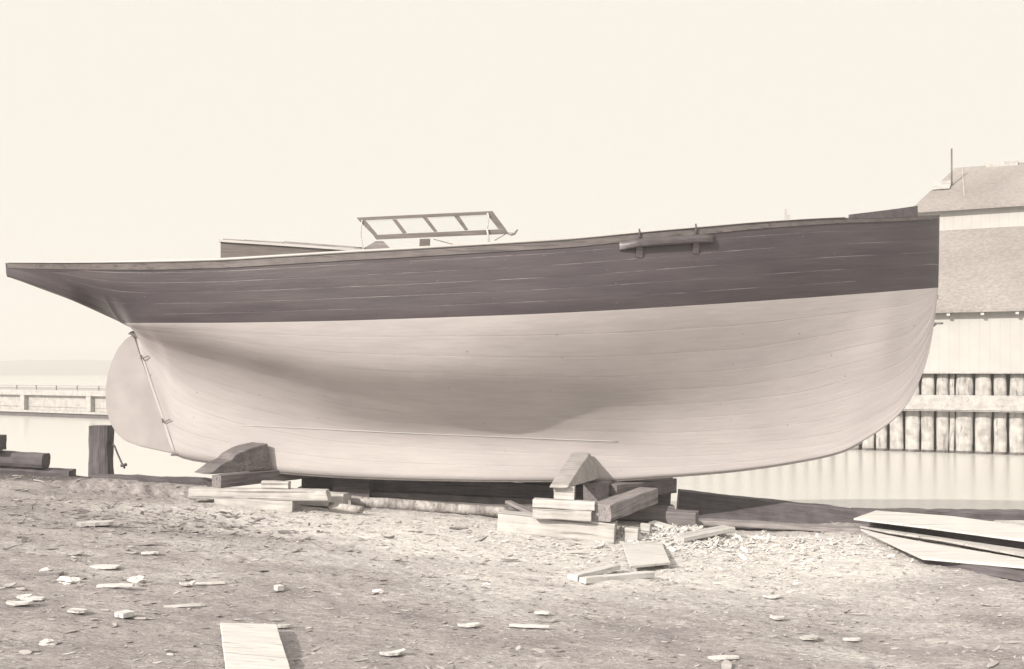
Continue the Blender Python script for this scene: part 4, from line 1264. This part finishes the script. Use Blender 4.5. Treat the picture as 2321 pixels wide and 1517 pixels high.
b = MB(); qbox(b, tq0, tq1, 1.0, 14, 1.0, 1.53); b.build('quay_deck', M['wale'], quay)
# weed at the waterline
b = MB()
for cpx, wpx in zip(centers, widths):
    t = qt(cpx, 0.25); p = QO + QD * t + QN * 0.25
    r = wpx / F * p.y / 2 * 1.02
    b.tube([p + Vector((0, 0, WATER_Z - 0.3)), p + Vector((0, 0, WATER_Z + 0.03)), p + Vector((0, 0, WATER_Z + 0.07))], [r, r, r * 0.98], 12)
b.build('weed', plain('tide_weed', (0.12, 0.11, 0.11), 0.9, 0.5, 6), quay)['kind'] = 'stuff'

# ------------------------------------------------------------------ waterside building
def roof_mat():
    m, n, l, b = newmat('wood_shingles')
    tc = nd(n, 'ShaderNodeTexCoord')
    mp = nd(n, 'ShaderNodeMapping'); mp.inputs['Rotation'].default_value = (0, 0, math.radians(27.8)); mp.inputs['Scale'].default_value = (4, 6, 6)
    l.new(tc.outputs['Object'], mp.inputs[0])
    n1 = nd(n, 'ShaderNodeTexNoise'); n1.inputs['Scale'].default_value = 1.8; n1.inputs['Detail'].default_value = 8; n1.inputs['Roughness'].default_value = 0.75
    l.new(mp.outputs[0], n1.inputs['Vector'])
    n2 = nd(n, 'ShaderNodeTexNoise'); n2.inputs['Scale'].default_value = 0.35; n2.inputs['Detail'].default_value = 4
    l.new(tc.outputs['Object'], n2.inputs['Vector'])
    r = ramp(n, [(0.32, (0.165, 0.15, 0.145)), (0.62, (0.285, 0.263, 0.255))])
    l.new(n1.outputs['Fac'], r.inputs[0])
    r2 = ramp(n, [(0.3, (0.85, 0.84, 0.83)), (0.7, (1.12, 1.12, 1.12))]); l.new(n2.outputs['Fac'], r2.inputs[0])
    mx = nd(n, 'ShaderNodeMixRGB', blend_type='MULTIPLY'); mx.inputs[0].default_value = 1; l.new(r.outputs[0], mx.inputs[1]); l.new(r2.outputs[0], mx.inputs[2])
    l.new(mx.outputs[0], b.inputs['Base Color']); b.inputs['Roughness'].default_value = 0.9
    return m
M['roof'] = roof_mat()
def wall_mat():
    m, n, l, b = newmat('whitewashed_boards')
    tc = nd(n, 'ShaderNodeTexCoord')
    mp = nd(n, 'ShaderNodeMapping'); mp.inputs['Rotation'].default_value = (0, 0, math.radians(27.8))
    l.new(tc.outputs['Object'], mp.inputs[0])
    sp = nd(n, 'ShaderNodeSeparateXYZ'); l.new(mp.outputs[0], sp.inputs[0])
    mu = nd(n, 'ShaderNodeMath', operation='MULTIPLY'); mu.inputs[1].default_value = 3.4; l.new(sp.outputs['X'], mu.inputs[0])
    pp = nd(n, 'ShaderNodeMath', operation='PINGPONG'); pp.inputs[1].default_value = 0.5; l.new(mu.outputs[0], pp.inputs[0])
    mr = nd(n, 'ShaderNodeMapRange'); mr.inputs['From Min'].default_value = 0.0; mr.inputs['From Max'].default_value = 0.05; mr.inputs['To Min'].default_value = 0.84
    l.new(pp.outputs[0], mr.inputs['Value'])
    n1 = nd(n, 'ShaderNodeTexNoise'); n1.inputs['Scale'].default_value = 1.5; n1.inputs['Detail'].default_value = 6; l.new(tc.outputs['Object'], n1.inputs['Vector'])
    r = ramp(n, [(0.3, (0.355, 0.345, 0.336)), (0.7, (0.40, 0.39, 0.38))]); l.new(n1.outputs['Fac'], r.inputs[0])
    mx = nd(n, 'ShaderNodeMixRGB', blend_type='MULTIPLY'); mx.inputs[0].default_value = 1; l.new(r.outputs[0], mx.inputs[1]); l.new(mr.outputs[0], mx.inputs[2])
    l.new(mx.outputs[0], b.inputs['Base Color']); b.inputs['Roughness'].default_value = 0.85
    return m
M['wall'] = wall_mat()
def building():
    s0 = 3.0
    tl = qt(2040, s0); tr = tl + 26
    bd = empty('waterside_shed', QO + QD * tl + QN * s0 + Vector((0, 0, 1.53)))
    tag(bd, 'white boarded shed with two shingled roofs standing on the pile quay', 'building')
    def q(t, back, z): return QO + QD * t + QN * back + Vector((0, 0, z))
    ze, zr, ze2, zr2 = 3.59, 6.50, 7.30, 9.35
    b = MB(); qbox(b, tl + .2, tr, s0, s0 + 0.15, 1.54, ze + 0.05); b.build('lower_wall', M['wall'], bd)
    b = MB(); qbox(b, tl + .2, tl + .35, s0 + 0.152, s0 + 11.8, 1.54, ze); b.build('end_wall', M['wall'], bd)
    def roofslab(name, pts, th, mat):
        v = [Vector(p) for p in pts]; n = len(v)
        return mesh_obj(name, v + [p - Vector((0, 0, th)) for p in v], [list(range(n)), list(range(n, 2 * n))[::-1]] + [[i, (i + 1) % n, n + (i + 1) % n, n + i] for i in range(n)], mat, bd)
    roofslab('lower_roof', [q(tl - .2, s0 - 0.35, ze - .1), q(tr, s0 - 0.35, ze - .1), q(tr, s0 + 4.0, zr), q(tl - .2, s0 + 4.0, zr)], 0.09, M['roof'])
    for k in range(26):
        b = MB(); t = tl + 0.45 + k * 0.98
        qbox(b, t, t + 0.1, s0 - 0.3, s0 - 0.003, ze - 0.28, ze - 0.2); b.build('rafter_tail', M['paint_white'], bd)
    b = MB(); qbox(b, tl, tr, s0 + 4.0, s0 + 4.15, zr - 1.2, ze2 + .02); b.build('upper_wall', M['wall'], bd)
    b = MB(); qbox(b, tl, tl + .15, s0 + 4.152, s0 + 11.8, 3.6, ze2); b.build('upper_end_wall', M['wall'], bd)
    hip = qt(2165, s0 + 8.0) - tl
    up = roofslab('upper_roof', [q(tl - .25, s0 + 3.7, ze2 - .08), q(tr, s0 + 3.7, ze2 - .08), q(tr, s0 + 8.0, zr2), q(tl + hip, s0 + 8.0, zr2)], 0.08, M['roof'])
    roofslab('hip_roof', [q(tl - .25, s0 + 3.72, ze2 - .082), q(tl + hip, s0 + 8.02, zr2), q(tl - .25, s0 + 12.3, ze2 - .08)], 0.08, M['roof'])
    roofslab('rear_roof', [q(tl + hip, s0 + 8.04, zr2), q(tr, s0 + 8.04, zr2), q(tr, s0 + 12.3, ze2 - .08), q(tl - .25, s0 + 12.3, ze2 - .08)], 0.08, M['roof'])
    # white chimney, ridge box, cable down the roof
    tc_ = qt(2157, s0 + 6.0); c = q(tc_, s0 + 6.0, 0)
    b = MB(); b.tube([c + Vector((0, 0, 8.1)), c + Vector((0, 0, 9.72))], 0.032, 8); b.build('stovepipe', M['varnish'], up, smooth=True)
    b = MB(); b.obox(c + QD * -0.62 + QN * -0.42 + Vector((0, 0, 8.2)), QD * 0.6, QN * 0.8 + Vector((0, 0, 0.396)), Vector((0, 0, 0.03))); b.build('flashing', M['wale'], up)
    b = MB(); t0 = qt(2235, s0 + 8); t1 = qt(2308, s0 + 8); qbox(b, t0, t1, s0 + 7.75, s0 + 8.3, zr2 - 0.15, zr2 + 0.05); b.build('ridge_vent', M['wale'], up)
    b = MB(); t0 = qt(2180, s0 + 7.6); b.tube([q(t0 + (7.8 - k) * .12, s0 + k, zr2 + .02 - (8 - k) * 0.4953) for k in (7.8, 6.8, 5.8, 4.8)], 0.018, 6); b.build('roof_cable', M['paint_white'], up)
building()

# ------------------------------------------------------------------ long timber pier, far left
def pier():
    O = Vector((-28.2, 60.4, 0)); D = Vector((7.8, -5.2, 0)).normalized(); N = Vector((-D.y, D.x, 0))
    if N.y < 0: N = -N
    pr = empty('timber_pier', O + Vector((0, 0, WATER_Z)))
    tag(pr, 'long low bleached timber pier with a light railing across the far water', 'pier')
    def pb(b, t0, t1, b0, b1, z0, z1): b.obox(O + D * t0 + N * b0 + Vector((0, 0, z0)), D * (t1 - t0), N * (b1 - b0), Vector((0, 0, z1 - z0)))
    def tt(px):
        h = (px - CX) / F; return (h * O.y - O.x) / (D.x - h * D.y)
    ta, tb = -12.0, 34.0
    b = MB(); pb(b, ta, tb, 0.16, 0.7, WATER_Z - .2, 0.335); b.build('board_wall', M['wale'], pr)
    b = MB(); pb(b, ta, tb, 0.145, 0.157, -0.30, -0.27); b.build('wall_seam', M['mid'], pr)
    b = MB(); pb(b, ta, tb, -0.10, 0.60, 0.34, 0.62); b.build('top_beam', M['wale'], pr)
    b = MB(); pb(b, ta, tb, 0.60, 8.0, 0.40, 0.58); b.build('pier_deck', M['wale'], pr)
    b = MB(); pb(b, ta, tb, -0.12, 0.15, WATER_Z + 0.22, -0.47); b.build('lower_wale', M['wale'], pr)
    b = MB(); pb(b, ta, tb, 0.0, 0.15, WATER_Z - .2, WATER_Z + 0.215); b.build('waterline_shade', M['tarred'], pr)  # dark strip painted in for the shadow at the waterline
    t0 = tt(53)
    sp = tt(203) - tt(53)
    for k in range(-3, 9):
        t = t0 + k * sp
        if ta < t < tb - .5:
            b = MB(); pb(b, t - 0.19, t + 0.19, -0.08, 0.155, -0.465, 0.335); b.build('post', M['wale'], pr)
    for k in range(26):
        t = ta + 0.5 + k * 1.8
        if t > tb: break
        b = MB(); pb(b, t, t + 0.05, 0.3, 0.35, 0.625, 0.86); b.build('rail_post', M['mid'], pr)
    for z in (0.72, 0.84):
        b = MB(); b.tube([O + D * ta + N * 0.29 + Vector((0, 0, z)), O + D * tb + N * 0.29 + Vector((0, 0, z))], 0.012, 5); b.build('rail', M['mid'], pr)
pier()

# ------------------------------------------------------------------ haze over the water
def haze():
    m = bpy.data.materials.new('pale_air'); m.use_nodes = True
    n = m.node_tree.nodes; l = m.node_tree.links
    n.clear()
    out = n.new('ShaderNodeOutputMaterial'); v = n.new('ShaderNodeVolumePrincipled')
    v.inputs['Color'].default_value = (0.97, 0.955, 0.93, 1); v.inputs['Density'].default_value = 0.0022
    l.new(v.outputs[0], out.inputs['Volume'])
    b = MB(); b.box((-1600, -60, WATER_Z - 1.2), (1600, 1600, 20))
    o = b.build('haze', m, origin=(0, 0, 0)); tag(o, kind='stuff')
haze()
